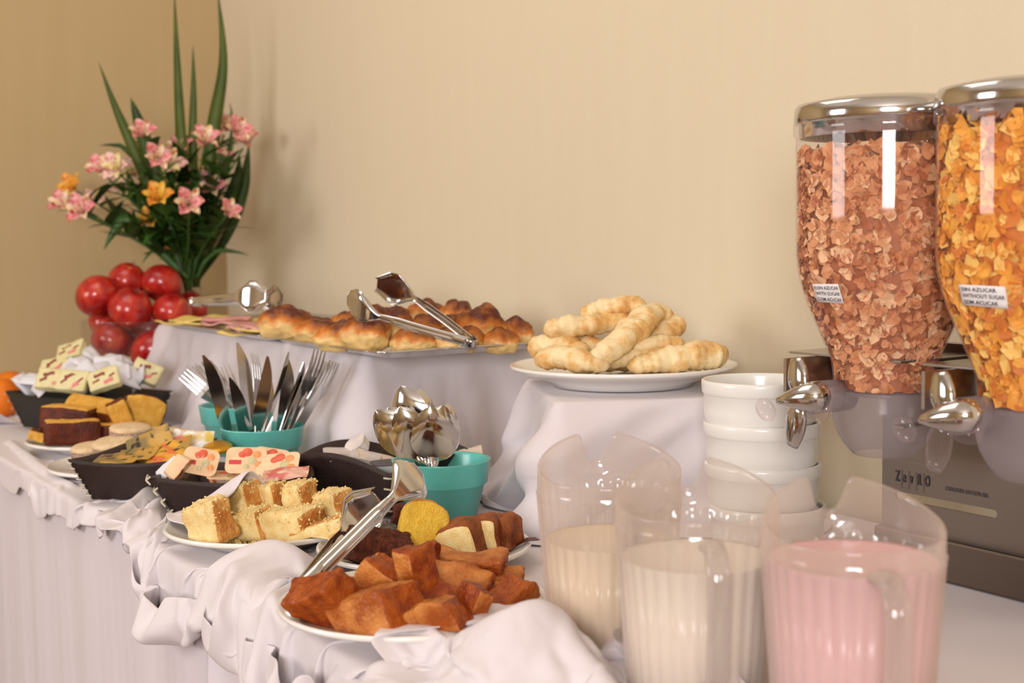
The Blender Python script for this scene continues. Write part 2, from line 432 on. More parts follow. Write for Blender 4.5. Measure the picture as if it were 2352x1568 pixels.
def settle(X, rest_s, H, steps=160, iters=5, g=3.0, bend=.12, seed=1, ceil=True, edge=EX - .013, fric=.55, pin=None):
    """X (nu,nv,3) start; rest_s = (su,sv) spare-length factors (number or array)"""
    nu, nv = X.shape[:2]; V = np.zeros_like(X); su, sv = rest_s
    su = np.broadcast_to(np.asarray(su, float), (nu, nv)); sv = np.broadcast_to(np.asarray(sv, float), (nu, nv))
    L = lambda A_, B_: np.linalg.norm(A_ - B_, axis=-1)
    sets = []
    def sl(di, dj, i0, si, j0, sj, k, s):
        a = (slice(i0, nu - di if di > 0 else nu, si), slice(j0 if dj >= 0 else j0 - dj, (nv - dj) if dj > 0 else nv, sj))
        return a
    def addset(di, dj, si, i0, sj, j0, stiff, s_arr):
        ia = np.arange(i0, nu - di, si); ja = np.arange(max(0, -dj) + j0, nv - max(0, dj), sj)
        if len(ia) == 0 or len(ja) == 0: return
        a = (slice(ia[0], ia[-1] + 1, si), slice(ja[0], ja[-1] + 1, sj)); b = (slice(ia[0] + di, ia[-1] + di + 1, si), slice(ja[0] + dj, ja[-1] + dj + 1, sj))
        sets.append((a, b, L(X[a], X[b]) * s_arr[a], stiff))
    for o_ in (0, 1):
        addset(1, 0, 2, o_, 1, 0, 1.0, su); addset(0, 1, 1, 0, 2, o_, 1.0, sv)
    sd = np.sqrt((su ** 2 + sv ** 2) / 2)
    for o_ in (0, 1): addset(1, 1, 2, o_, 1, 0, .35, sd); addset(1, -1, 2, o_, 1, 0, .35, sd)
    for o_ in (0, 1): addset(2, 0, 4, o_, 1, 0, bend, su); addset(2, 0, 4, o_ + 2, 1, 0, bend, su); addset(0, 2, 1, 0, 4, o_, bend, sv); addset(0, 2, 1, 0, 4, o_ + 2, bend, sv)
    dt = 1 / 60.0; X00 = X.copy()
    for st in range(steps):
        V[..., 2] -= g * dt; P0 = X.copy(); X = X + V * dt
        for it in range(iters):
            for a, b, r, k in sets:
                d = X[b] - X[a]; l = np.sqrt((d * d).sum(-1)) + 1e-9
                c = (d * ((l - r) / l * .5 * k)[..., None]); X[a] += c; X[b] -= c
            if pin is not None: X[pin] = X00[pin]
            # contact with table top / edge / supports
            on = X[..., 0] > edge
            Hh = np.where(on, look(H, X), -9)
            z = X[..., 2]; low = on & (z < Hh)
            side = on & (z < TZ - .004) & (X[..., 0] < edge + .03)
            up_ = low & ~side
            z = np.where(up_, Hh, z); X[..., 2] = z
            X[..., 0] = np.where(side, edge, X[..., 0])
            if ceil:
                Ch = np.where(on, look(CEIL, X), 9); X[..., 2] = np.minimum(X[..., 2], Ch)
            if it == iters - 1:
                f = (low | side)[..., None]
                X[..., :2] = np.where(f, X[..., :2] + (P0[..., :2] - X[..., :2]) * fric, X[..., :2])
        V = (X - P0) / dt * .90
        sp_ = np.linalg.norm(V, axis=-1, keepdims=True); V *= np.minimum(1, 1.2 / (sp_ + 1e-9))
    return X
def sheet(name, label, X):
    nu, nv = X.shape[:2]
    o = mesh(name, X.reshape(-1, 3), grid_faces(nu, nv), m_napkin); tag(o, label, 'cloth')
    s = o.modifiers.new('soft', 'SMOOTH'); s.factor = .5; s.iterations = 2
    t = o.modifiers.new('thickness', 'SOLIDIFY'); t.thickness = .0016; t.offset = 1
    s = o.modifiers.new('subdivision', 'SUBSURF'); s.levels = s.render_levels = 1
    return o
import time as _t; _t0 = _t.time()
# ---- long runner lying along the front edge
hem = [(-60, 1000), (0, 1030), (90, 1112), (200, 1138), (235, 1192), (325, 1220), (335, 1300), (345, 1395), (430, 1392), (480, 1402), (520, 1465), (565, 1497), (640, 1520), (760, 1562), (900, 1590), (1000, 1620), (1200, 1700)]
hp = [atx(a, b, EX - .02) for a, b in hem]; hp = sorted([(p.y, TZ - p.z) for p in hp])
YA, YB = .42, 2.62; nu = 380; nv = 64
ys = np.linspace(YA, YB, nu); hl = np.interp(ys, [a for a, b in hp], [max(.004, b) for a, b in hp]) * np.interp(ys, [.4, .9, 1.1, 1.7, 1.9], [1, .8, .55, .55, .9])
Tin = np.interp(ys, [.4, 1.0, 1.3, 1.7, 2.0, 2.7], [.16, .20, .24, .22, .20, .16])
rs = np.random.RandomState(4)
X = np.zeros((nu, nv, 3))
for j in range(nv):
    s_ = hl + Tin; t = Tin - s_ * j / (nv - 1)
    X[:, j, 0] = np.where(t > 0, EX - .016 + t, EX - .018); X[:, j, 1] = ys; X[:, j, 2] = np.where(t > 0, TZ + .006, TZ + t)
yy2, vv2 = X[..., 1], np.linspace(0, 1, nv)[None, :] * np.ones((nu, 1))
X[..., 2] += np.where(X[..., 2] > TZ, 1, 0) * (.008 + .024 * np.interp(yy2, [1.6, 1.85], [1, .25]) * npn(yy2 * 40, vv2 * 9, seed=41)); X[..., 0] -= np.where(X[..., 2] <= TZ, 1, 0) * (.008 + .020 * np.interp(yy2, [1.6, 1.85], [1, .2]) * npn(yy2 * 40, vv2 * 8, seed=42))
ridge = [[(385, 1200, 18), (430, 1170, 24), (490, 1135, 34), (540, 1108, 46), (578, 1092, 52)], [(240, 1182, 10), (300, 1150, 18), (350, 1105, 30)], [(262, 1200, 8), (330, 1185, 20), (365, 1140, 26)],
         [(395, 1290, 16), (460, 1300, 20), (540, 1262, 34), (600, 1236, 46), (655, 1240, 46), (690, 1262, 34)], [(470, 1375, 12), (470, 1320, 26), (530, 1285, 34), (620, 1268, 36), (690, 1290, 24)],
         [(505, 1445, 8), (550, 1400, 18), (610, 1365, 24), (680, 1330, 20)], [(335, 1250, 10), (370, 1205, 20), (430, 1180, 20)], [(560, 1480, 10), (600, 1440, 18), (628, 1400, 16)], [(20, 1010, 8), (90, 1065, 12), (160, 1110, 10)], [(430, 1400, 6), (500, 1350, 16), (580, 1320, 24), (660, 1300, 22)]]
su = np.interp(ys, [.42, .9, 1.0, 1.2, 1.65, 1.75, 1.95, 2.1, 2.6], [1.5, 1.5, 1.45, 1.28, 1.28, 1.35, 1.25, 1.08, 1.04])[:, None]
sv = np.interp(ys, [.42, .8, 1.0, 1.2, 1.6, 1.75, 2.6], [1.25, 1.3, 1.5, 1.75, 1.7, 1.25, 1.08])[:, None]
pin = np.zeros((nu, nv), bool); pin[:, -1] = (np.arange(nu) % 30 < 22) & (ys > .95) & (ys < 1.72); pin[:, 0] = True
X[:, -1, 0] -= .006
X = settle(X, (su, sv), hmap(ridge), steps=150, iters=5, pin=pin)
sheet('bunched_cloth', 'long crumpled white cloth winding around the crumb cake plate and over the front edge', X)
# ---- big napkin at the right of the front plate
def napkin(cpx, cpy, w, l, rot, su, ridges, seed, name, label, n1=80, n2=80, ceil=False, z0=.05, steps=140, clear=None):
    c = at(cpx, cpy, TZ); a = math.radians(rot); ux = np.array([math.cos(a), math.sin(a)]); uy = np.array([-math.sin(a), math.cos(a)])
    U, W = np.meshgrid(np.linspace(-.5, .5, n1) * w, np.linspace(-.5, .5, n2) * l, indexing='ij')
    X = np.zeros((n1, n2, 3)); X[..., 0] = c.x + U * ux[0] + W * uy[0]; X[..., 1] = c.y + U * ux[1] + W * uy[1]
    H = hmap(ridges, ceil)
    if clear is not None:      # lies over a plate: its rim carries the cloth
        for cc, rf, rr_, h in clear:
            q = np.hypot(_gx - cc.x, _gy - cc.y); H = np.where(q < rr_ + .004, np.maximum(H, cc.z + h + .004), H)
    X[..., 2] = np.maximum(look(H, X), TZ) + .012 + .012 * npn(U * 38, W * 38, seed=seed)
    X = settle(X, (su, su), H, steps=steps, iters=5, ceil=ceil, g=3)
    return sheet(name, label, X)
napkin(1300, 1560, .22, .29, 50, 1.28, [[(1035, 1530, 10), (1075, 1450, 40), (1150, 1405, 62), (1225, 1378, 70), (1270, 1392, 62)], [(1270, 1392, 62), (1310, 1460, 46), (1370, 1530, 30), (1420, 1600, 16)], [(1110, 1520, 20), (1180, 1470, 40), (1240, 1440, 50)], [(1180, 1560, 16), (1260, 1500, 36)], [(1290, 1560, 20), (1260, 1500, 36), (1225, 1378, 60)]],
       51, 'linen_napkin', 'large crumpled white napkin between the front plate and the pitchers', clear=[DISCS[0]])
napkin(20, 965, .17, .12, 20, 1.3, [[(-20, 950, 26), (40, 940, 34), (80, 952, 20)]], 61, 'linen_napkin', 'small crumpled white napkin in front of the oranges', 44, 34)
napkin(430, 935, .14, .30, 10, 1.4, [[(405, 830, 60), (400, 870, 44), (392, 910, 20)], [(440, 880, 40), (430, 930, 24), (410, 975, 10)], [(470, 950, 20), (450, 990, 12)]], 71, 'linen_napkin', 'crumpled white cloth between the packet tray and the tray riser', 40, 70)
napkin(520, 1222, .17, .13, 10, 1.25, [[(440, 1165, 30), (510, 1120, 62), (565, 1082, 84), (590, 1090, 80)], [(430, 1180, 24), (490, 1150, 40), (560, 1112, 66)]], 81, 'linen_napkin', 'peaked white napkin between the jam tray and the crumb cake plate', 44, 34, clear=[DISCS[2]])
print('cloth time', _t.time() - _t0)
# ================================================================== CERAMICS, POTS, LEATHER TRAYS
m_china = simple('white_china', (240, 236, 230), .18, spec=.5, coat=.4)
m_china_bowl = simple('white_stoneware', (236, 233, 226), .22, spec=.5, coat=.3)
m_teal = simple('teal_glaze', (92, 186, 176), .3, coat=.25, var=(100, 194, 184), vscale=14)
m_steel = simple('polished_steel', (205, 203, 202), .12, metal=1)
m_steel_soft = simple('satin_steel', (190, 187, 184), .26, metal=1)
def ring(pts, r, n=5):
    return pts
def plate(label, c, r, h=.02, foot=.55, group=None, depth=.012):
    t = thing('plate', label, 'plate', c, group=group)
    prof = [(0, .004), (foot * r * .8, .004), (foot * r, .0), (foot * r + .003, .0), (foot * r + .006, .005), (r * .86, h * .62), (r * .985, h - .004),
            (r + .001, h - .0015), (r + .0005, h + .0012), (r * .985, h + .002), (r * .965, h + .0005), (r * .93, h - .002), (r * .80, h - .006), (foot * r + .006, h - depth), (foot * r * .6, h - depth - .001), (0, h - depth - .001)]
    V, Fc = lathe(prof, 72); mesh('dish', V, Fc, m_china, t)
    return t
P_past = WD(1431, 1.775, RP + .002)
plate('white china plate in front holding the wet brown toast pieces', P_front, .124, .02)
plate('white china plate with chocolate and yellow cake slices below the spoon pot', P_choc, .117, .018)
plate('white china plate of crumb-covered cake beside the bunched cloth', P_nut, .117, .02)
plate('white china plate under the sugared sandwich biscuits', P_alf, .118, .014)
plate('white china plate with dark-crusted yellow sponge slices', P_cake, .122, .02)
plate('large white china plate of long pastries on the cloth riser', P_past, .149, .026, .6)

def pot(label, c):
    t = thing('flower_pot', label, 'pot', c, group='teal cutlery pots')
    R, H, rim = .0625, .082, .030
    prof = [(0, .0), (.040, 0), (.0415, .001), (.0535, H - rim - .001), (.0565, H - rim), (.0575, H - rim + .001), (R - .0015, H - .002), (R - .0005, H - .0006), (R - .0020, H),
            (R - .0052, H - .0003), (R - .0065, H - .003), (.0535, H - rim), (.038, .006), (0, .006)]
    V, Fc = lathe(prof, 72); mesh('body', V, Fc, m_teal, t)
    return t
P_spoon = WD(1016, 1.665, TZ + .002); P_knife = WD(606, 1.98, TZ + .002); P_fork = WD(545, 2.25, TZ + .002)
pot('teal flower pot full of upturned spoons behind the yellow cake', P_spoon)
pot('teal flower pot full of knives and forks behind the jam tray', P_knife)
pot('teal flower pot of forks half hidden behind the knife pot', P_fork)

# soup bowls
P_bowl = WD(1750, 1.50, TZ + .002)
for k in range(4):
    t = thing('soup_bowl', ['white stoneware bowl at the bottom of the stack', 'white stoneware bowl second from the bottom of the stack', 'white stoneware bowl just below the top one of the stack', 'white stoneware bowl on top of the stack beside the dispenser'][k], 'bowl',
              (P_bowl.x + [.004, .003, .0, -.002][k], P_bowl.y + [-.004, .002, 0, .001][k], P_bowl.z + k * .0467), group='stacked white bowls')
    R = .065; H = .0545
    prof = [(0, .004), (.048, .004), (.051, 0), (.0545, 0), (.0580, .003), (.0612, .010), (.0622, .020), (.0624, H - .0165), (.0632, H - .0158), (.0648, H - .013), (.0652, H - .004), (.0648, H - .001), (.0632, H),
            (.0608, H - .001), (.0600, H - .004), (.0595, .020), (.057, .010), (.050, .008), (0, .008)]
    V, Fc = lathe(prof, 80); mesh('body', V, Fc, m_china_bowl, t)

# leather trays: four walls with bowed rims, laced corners
m_leather = simple('dark_brown_leather', (48, 34, 32), .48, spec=.4, bump=.5, bscale=500, var=(58, 42, 38), vscale=9)
m_leather_blk = simple('black_leather', (30, 27, 27), .42, spec=.4, bump=.5, bscale=500)
m_thread = simple('cream_lace', (206, 196, 172), .7)
def leather_tray(label, corners, h, mat=m_leather, inset=.028, bow=.012, lace='bar', nl=7, z0=TZ + .002):
    """corners: rim corners (world x,y) anticlockwise from above; base inset"""
    cx = sum(p[0] for p in corners) / 4; cy = sum(p[1] for p in corners) / 4
    t = thing('leather_tray', label, 'tray', (cx, cy, z0))
    K = [Vector((p[0] - cx, p[1] - cy, 0)) for p in corners]
    base = [k * (1 - inset / k.length * 1.2) for k in K]
    nb = MB(); nb.add([(b.x, b.y, .0) for b in base] + [(b.x, b.y, .004) for b in base], [(3, 2, 1, 0), (4, 5, 6, 7)] + [(i, (i + 1) % 4, (i + 1) % 4 + 4, i + 4) for i in range(4)])
    nb.obj('base', mat, t, False)
    N = 18; Mv = 8
    for s in range(4):
        a, b, ba, bb = K[s], K[(s + 1) % 4], base[s], base[(s + 1) % 4]
        n = Vector(((b - a).y, -(b - a).x, 0)).normalized()
        w = MB(); rows = []
        for side in (0, 1):
            for i in range(N + 1):
                u = i / N
                for j in range(Mv + 1):
                    v = j / Mv
                    p = (ba.lerp(bb, u)).lerp(a.lerp(b, u), v)
                    bulge = math.sin(u * PI) * bow * v
                    hh = h * v * (1 + 0 * u) + math.sin(u * PI) * bowz[0] * v
                    rows.append(p + n * bulge * .6 + Vector((0, 0, hh)) - n * (.003 if side else 0))
        off = (N + 1) * (Mv + 1); Fc = []
        for i in range(N):
            for j in range(Mv):
                q = (i * (Mv + 1) + j, (i + 1) * (Mv + 1) + j, (i + 1) * (Mv + 1) + j + 1, i * (Mv + 1) + j + 1)
                Fc.append(q); Fc.append(tuple(x + off for x in q[::-1]))
        for i in range(N):
            q0 = i * (Mv + 1) + Mv; q1 = (i + 1) * (Mv + 1) + Mv
            Fc.append((q0, q1, q1 + off, q0 + off))
        for j in range(Mv):
            Fc.append((j, j + 1, j + 1 + off, j + off)); e = N * (Mv + 1); Fc.append((e + j, e + j + off, e + j + 1 + off, e + j + 1))
        w.add(rows, Fc); w.obj('side_wall', mat, t)
        # lacing at corner s
        ax = (a - ba) + Vector((0, 0, h)); out = a.normalized(); tang = Vector((-out.y, out.x, 0))
        for k in range(nl):
            v = .12 + .80 * k / (nl - 1); p = ba + ax * v + out * .0015
            lb = MB()
            if lace == 'bar':
                V, Fc = tube([p - tang * .0065 - out * .001 + Vector((0, 0, .0006)), p + out * .0022, p + tang * .0065 - out * .001 - Vector((0, 0, .0006))], .0013, 6); lb.add(V, Fc)
            else:
                for sg in (-1, 1):
                    V, Fc = tube([p - tang * .0075 + Vector((0, 0, -.0050 * sg)) - out * .001, p + out * .0026, p + tang * .0075 + Vector((0, 0, .0050 * sg)) - out * .001], .0013, 6); lb.add(V, Fc)
            lb.obj('lace_stitch', m_thread, t)
    return t
bowz = [0.0]
# A: tea bags
bowz[0] = -.006
trayA = leather_tray('dark leather tray of tea bags with white laced corners', A, .060, lace='bar', nl=7, z0=ZA)
# B: jam tubs
trayB = leather_tray('dark leather tray of fruit jam tubs with crossed lacing', B, .056, lace='cross', nl=4, z0=ZA)
# C: creamers, turned corner-on
bowz[0] = .018
trayC = leather_tray('dark brown leather tray of white creamer tubs beside the spoon pot', Cc, .058, lace='bar', nl=4, z0=ZA)
# D: butter and sugar packets
bowz[0] = -.004
trayD = leather_tray('black leather tray heaped with butter and sugar packets in front of the apples', D_, .070, mat=m_leather_blk, lace='bar', nl=5, z0=ZA)
def centre(K): return Vector((sum(k[0] for k in K) / 4, sum(k[1] for k in K) / 4, ZA))
# ================================================================== FOOD
BASE_YAW = Matrix.Rotation(-AZ, 4, 'Z')      # local x = to the right of the view, y = away, z = up
def frame(loc, r=(0, 0, 0)):
    m = BASE_YAW @ Euler([math.radians(a) for a in r], 'XYZ').to_matrix().to_4x4()
    return Matrix.Translation(loc) @ m
def crumbmat(name, c1, c2, sc=140, bump=.9, bs=420, rough=.8, pore=(120, 80, 40), sss=.0):
    """sponge crumb: colour mottling plus small darker pores"""
    m, nt, b = newmat(name); b.inputs['Roughness'].default_value = rough; b.inputs['Specular IOR Level'].default_value = .25
    if sss: b.inputs['Subsurface Weight'].default_value = sss; b.inputs['Subsurface Scale'].default_value = .006
    tc = nt.nodes.new('ShaderNodeTexCoord'); n = nt.nodes.new('ShaderNodeTexNoise'); n.inputs['Scale'].default_value = sc; n.inputs['Detail'].default_value = 5
    nt.links.new(tc.outputs['Object'], n.inputs['Vector'])
    r = nt.nodes.new('ShaderNodeValToRGB'); r.color_ramp.elements[0].position = .36; r.color_ramp.elements[1].position = .62
    r.color_ramp.elements[0].color = lin(c1); r.color_ramp.elements[1].color = lin(c2); nt.links.new(n.outputs[0], r.inputs[0])
    v = nt.nodes.new('ShaderNodeTexVoronoi'); v.inputs['Scale'].default_value = bs
    nt.links.new(tc.outputs['Object'], v.inputs['Vector'])
    r2 = nt.nodes.new('ShaderNodeValToRGB'); r2.color_ramp.elements[0].position = .10; r2.color_ramp.elements[1].position = .32
    r2.color_ramp.elements[0].color = lin(pore); r2.color_ramp.elements[1].color = (1, 1, 1, 1); nt.links.new(v.outputs['Distance'], r2.inputs[0])
    mx = nt.nodes.new('ShaderNodeMixRGB'); mx.blend_type = 'MULTIPLY'; mx.inputs[0].default_value = .25
    nt.links.new(r.outputs[0], mx.inputs[1]); nt.links.new(r2.outputs[0], mx.inputs[2]); nt.links.new(mx.outputs[0], b.inputs['Base Color'])
    bp = nt.nodes.new('ShaderNodeBump'); bp.inputs['Strength'].default_value = bump; bp.inputs['Distance'].default_value = .0014
    ad = nt.nodes.new('ShaderNodeMath'); ad.operation = 'ADD'; nt.links.new(v.outputs['Distance'], ad.inputs[0]); nt.links.new(n.outputs[0], ad.inputs[1])
    nt.links.new(ad.outputs[0], bp.inputs['Height']); nt.links.new(bp.outputs[0], b.inputs['Normal'])
    return m
m_toast = crumbmat('syrup_toast', (190, 104, 40), (138, 58, 18), 38, .8, 260, .42, (110, 50, 15))
m_toast_pale = crumbmat('syrup_toast_pale', (208, 136, 68), (156, 76, 26), 32, .7, 260, .42, (130, 64, 25))
m_toast_crust = crumbmat('syrup_toast_crust', (132, 52, 18), (170, 84, 26), 70, .6, 300, .36, (80, 30, 10))
m_pale = crumbmat('pale_crumb', (242, 220, 162), (232, 200, 132), 90, .6, 520, .85, (214, 170, 100))
m_pale_crust = crumbmat('golden_crust', (224, 172, 100), (190, 120, 54), 50, .8, 300, .7, (120, 66, 25))
m_yel = crumbmat('yellow_crumb', (238, 198, 78), (228, 180, 60), 110, .8, 420, .85, (196, 146, 40))
m_yel2 = crumbmat('sponge_crumb', (228, 176, 82), (216, 158, 62), 80, .8, 380, .85, (176, 120, 40))
m_choc = crumbmat('chocolate_crumb', (108, 56, 38), (78, 38, 26), 120, 1.0, 320, .8, (30, 12, 8))
m_brown = crumbmat('brown_crust', (154, 84, 40), (112, 52, 22), 50, .5, 400, .5, (70, 28, 12))
m_dbrown = crumbmat('dark_crust', (106, 44, 22), (78, 30, 16), 40, .4, 400, .45, (60, 22, 10))
m_glaze = simple('chocolate_glaze', (58, 30, 30), .25, coat=.3, bump=.6, bscale=120)

ROUGH = [1.0]
def rest_z(c):
    for P_, r_ in ((P_front, .125), (P_choc, .118), (P_nut, .118), (P_cake, .123)):
        q = math.hypot(c.x - P_.x, c.y - P_.y)
        if q < r_: return P_.z + .0085 + (.010 if q > r_ * .8 else 0)
    return None
def block(name, label, cat, c, size, r=(0, 0, 0), crust=(5,), mats=None, amp=.0022, n=16, dome=0.0, bev=.18, taper=0.0, shear=0.0, seed=0, group=None, wedge=0.0, pale=(), dimple=0):
    """c = centre in world; size in m (x right, y away, z up before rotation); crust = cube side ids that carry the crust"""
    V, Fc, S = rbox(n, (size[0] / 2, size[1] / 2, size[2] / 2), min(size) * bev)
    out = []
    hx, hy, hz = size[0] / 2, size[1] / 2, size[2] / 2
    for v in V:
        x, y, z = v
        u = (z / hz + 1) / 2
        x *= 1 - taper * u; x += shear * (u - .5) * size[2]
        if wedge: z = -hz + (z + hz) * (1 - wedge * (x / hx + 1) / 2)
        if dome: z += dome * size[2] * (1 - (x / hx) ** 2) * max(0, u) ** 2 * 1.0
        p = Vector((x, y, z)); q = p + Vector((seed * 1.7, seed * .9, -seed * 2.3))
        d = Vector(v).normalized()
        k = nz(q, 55) * amp * 1.3 + nz(q, 160) * amp * .7 + nz(q, 380) * amp * .35
        p += d * k + Vector((nz(q, 26, 1), nz(q, 26, 2), nz(q, 26, 3))) * amp * (2.4 if cat == 'bread' else (2.0 if 'crumb' in name else 1.3))
        out.append(p)
    Mw = frame(c, r); zf = rest_z(c); Mi = Mw.inverted()
    if zf is not None:
        for k, p in enumerate(out):
            q = Mw @ p; zq = zf
            for P_, r_ in ((P_front, .124), (P_choc, .117), (P_nut, .117), (P_cake, .122)):
                dq = math.hypot(q.x - P_.x, q.y - P_.y)
                if dq < r_ + .03: zq = max(zq if dq < r_ * .75 else 0, P_.z + .009 + .014 * min(1, max(0, (dq / r_ - .72) / .25)))
            if q.z < zq: q.z = zq + (zq - q.z) * .02; out[k] = Mi @ q
    fm = [1 if s in crust else (2 if s in pale else 0) for s in S]
    ms = list(mats); 
    while len(ms) < 3: ms.append(ms[0])
    o = mesh(name, out, Fc, ms, None, True, fm)
    o.matrix_world = frame(c, r)
    return tag(o, label, cat, group)

TM = (m_toast_pale, m_toast_crust, m_toast)
def toast(label, px, py, d, w, h, t, r, seed, crust=(4, 5), pale=(), mats=TM, **k):
    return block('toast_piece', label, 'bread', WZ(px, py, d), (w * 1.17, t, h * 1.18), (r[0] + 8 * math.sin(seed * 2.3), r[1] + 10 * math.sin(seed * 1.7), r[2]), crust, mats, seed=seed, group='wet brown toast pieces', amp=.0024, bev=.12, pale=pale, **k)
toast('dark orange toast block leaning at the left rim of the front plate', 748, 1392, 1.175, .046, .046, .036, (20, -30, -24), 1, crust=(0, 1, 2, 4, 5))
toast('widest toast piece at the front of the plate with a long ridge', 872, 1414, 1.155, .058, .048, .054, (8, -22, -38), 2, crust=(1,), wedge=.15)
toast('rounded toast corner standing behind the widest toast piece', 874, 1356, 1.215, .040, .044, .026, (0, 38, -20), 3, crust=(1, 5))
toast('tall narrow toast wedge standing in the middle of the front plate', 962, 1346, 1.20, .034, .062, .034, (4, -12, -42), 4, crust=(1, 5), taper=.45)
toast('dark pointed toast tip sticking up behind the tall wedge', 984, 1296, 1.26, .022, .034, .018, (0, 24, 30), 5, crust=(0, 1, 2, 4, 5), taper=.7)
toast('flat glossy toast slab to the right of the tall wedge', 1052, 1354, 1.225, .054, .030, .042, (24, 12, -18), 6, crust=(4, 1))
toast('lumpy reddish toast piece at the back of the front plate', 1076, 1310, 1.28, .062, .030, .034, (12, 8, -10), 7, crust=(4,), pale=(1,))
toast('toast wedge lying at the front right below the flat slab', 1008, 1434, 1.135, .050, .036, .034, (8, -26, -22), 8, crust=(1, 4), taper=.3)
toast('narrow upright toast strip beside the big napkin', 1086, 1392, 1.165, .016, .030, .030, (0, 18, 30), 9, crust=(0, 1, 5))
toast('long toast finger on top of the big napkin side of the plate', 1156, 1384, 1.20, .046, .018, .034, (18, -26, 30), 10, crust=(5, 4))
toast('small toast corner at the back right rim of the front plate', 1140, 1345, 1.27, .042, .022, .030, (8, 10, 10), 11, crust=(1,))
toast('dark crusty toast scrap between the leaning block and its neighbours', 824, 1356, 1.245, .030, .016, .024, (4, 4, 0), 12, crust=(0, 1, 2, 3, 4, 5))
toast('small toast cube at the very back of the front plate', 1128, 1306, 1.30, .022, .022, .022, (8, 10, 30), 13, crust=(1,))
toast('toast piece buried in the middle of the pile above the front wedge', 1000, 1396, 1.19, .046, .034, .040, (10, 24, -30), 14, crust=(1, 5))
toast('toast piece under the lumpy reddish one', 1100, 1362, 1.245, .060, .022, .040, (6, 8, 0), 15, crust=(4, 1, 0))

# ---- chocolate plate
def slicef(name, label, px, py, d, size, r, seed, crust, mats, **k):
    return block(name, label, 'cake', WZ(px, py, d), size, r, crust, mats, seed=seed, **k)
slicef('chocolate_cake_slice', 'dark chocolate cake slice with a moist crumb below the yellow slice', 868, 1272, 1.40, (.068, .036, .044), (14, 8, 16), 21, (), (m_choc, m_choc), amp=.004, n=22)
slicef('chocolate_cake_slice', 'glazed chocolate cake slice under the tong heads', 872, 1232, 1.44, (.050, .040, .022), (6, 6, 10), 22, (5,), (m_choc, m_glaze), amp=.003)
slicef('chocolate_cake_slice', 'crumbly chocolate cake piece in front of the spoon pot', 950, 1186, 1.54, (.052, .036, .024), (0, 8, 10), 23, (), (m_choc, m_choc), amp=.004)
slicef('yellow_cake_slice', 'bright yellow half-moon cake slice leaning on the chocolate plate', 968, 1240, 1.43, (.062, .018, .056), (-18, 14, 14), 24, (1, 5), (m_yel, m_pale_crust), dome=.28, taper=.2, amp=.0012, bev=.3)
slicef('pound_cake_slice', 'pound cake slice with pale crumb face next to the yellow slice', 1066, 1252, 1.43, (.044, .040, .046), (6, -16, -20), 25, (1, 5, 3), (m_pale, m_brown), dome=.1, amp=.0018)
slicef('pound_cake_slice', 'middle pound cake slice with brown crust standing in the row of three', 1120, 1240, 1.45, (.036, .036, .048), (2, -6, -18), 26, (1, 5, 3), (m_pale, m_brown), dome=.1, amp=.0018)
slicef('pound_cake_slice', 'last dark-crusted pound cake slice in the row before the big napkin', 1160, 1240, 1.46, (.030, .034, .048), (2, 4, -28), 27, (0, 1, 2, 5, 3), (m_pale, m_brown), dome=.1, amp=.0018)
slicef('cake_scrap', 'small dark crust scrap at the edge of the chocolate cake plate', 1196, 1268, 1.455, (.034, .018, .022), (0, -20, 10), 28, (0, 1, 2, 3, 4, 5), (m_brown, m_dbrown), amp=.003, wedge=.4)
slicef('pound_cake_slice', 'pale pound cake slice lying on its side behind the yellow slice', 1052, 1222, 1.50, (.050, .030, .022), (0, 0, 12), 29, (1, 5), (m_pale, m_brown), amp=.0018)
slicef('cherry_bit', 'small red cherry bit behind the yellow slice', 1032, 1212, 1.49, (.010, .010, .009), (0, 0, 0), 30, (), (simple('cherry', (150, 24, 20), .3),) * 2, n=8)

# ---- crumb cake plate
NM = (m_pale, m_pale_crust)
def nut(label, px, py, d, w, h, t, r, seed, crust=(1,), **k):
    return block('crumb_cake_piece', label, 'cake', WZ(px, py, d), (w * 1.1, t, h * 1.12), (r[0], r[1] + 8 * math.sin(seed * 1.9), r[2]), crust, NM, seed=seed, group='crumb-topped cake pieces', amp=.0026, **k)
nut('largest crumb cake piece leaning at the left end of its plate', 484, 1204, 1.50, .050, .046, .034, (8, -24, -34), 31, crust=(1,), shear=.2)
nut('crumb cake piece in the back row nearest the jam tray', 566, 1148, 1.60, .036, .042, .034, (4, -8, -34), 32, taper=.25)
nut('second crumb cake piece of the back row', 630, 1150, 1.61, .032, .042, .034, (4, -8, -34), 33, taper=.3)
nut('third crumb cake piece of the back row with sugary top', 694, 1152, 1.60, .036, .042, .036, (4, -10, -34), 34, taper=.3)
nut('fourth crumb cake piece of the back row beside the tong heads', 768, 1166, 1.58, .038, .038, .034, (4, -4, -30), 35, taper=.15)
nut('low crumb cake piece between the largest piece and the middle one', 578, 1206, 1.53, .046, .030, .034, (8, -10, -30), 36)
nut('wide crumb cake piece in the middle of the front row', 668, 1208, 1.51, .062, .034, .036, (10, -12, -30), 37, taper=.1)
nut('layered crumb cake piece at the right end under the tongs', 745, 1232, 1.48, .064, .030, .030, (8, -20, -24), 38, crust=(4, 5))
nut('crumb cake bottom piece hidden behind the middle one', 640, 1200, 1.57, .10, .022, .04, (0, 0, 0), 39)
slicef('pound_cake_slice', 'pale yellow cake slice lying directly beneath the tongs', 806, 1246, 1.445, (.040, .040, .026), (10, -24, 20), 40, (5, 1), (m_pale, m_pale_crust), amp=.0018)
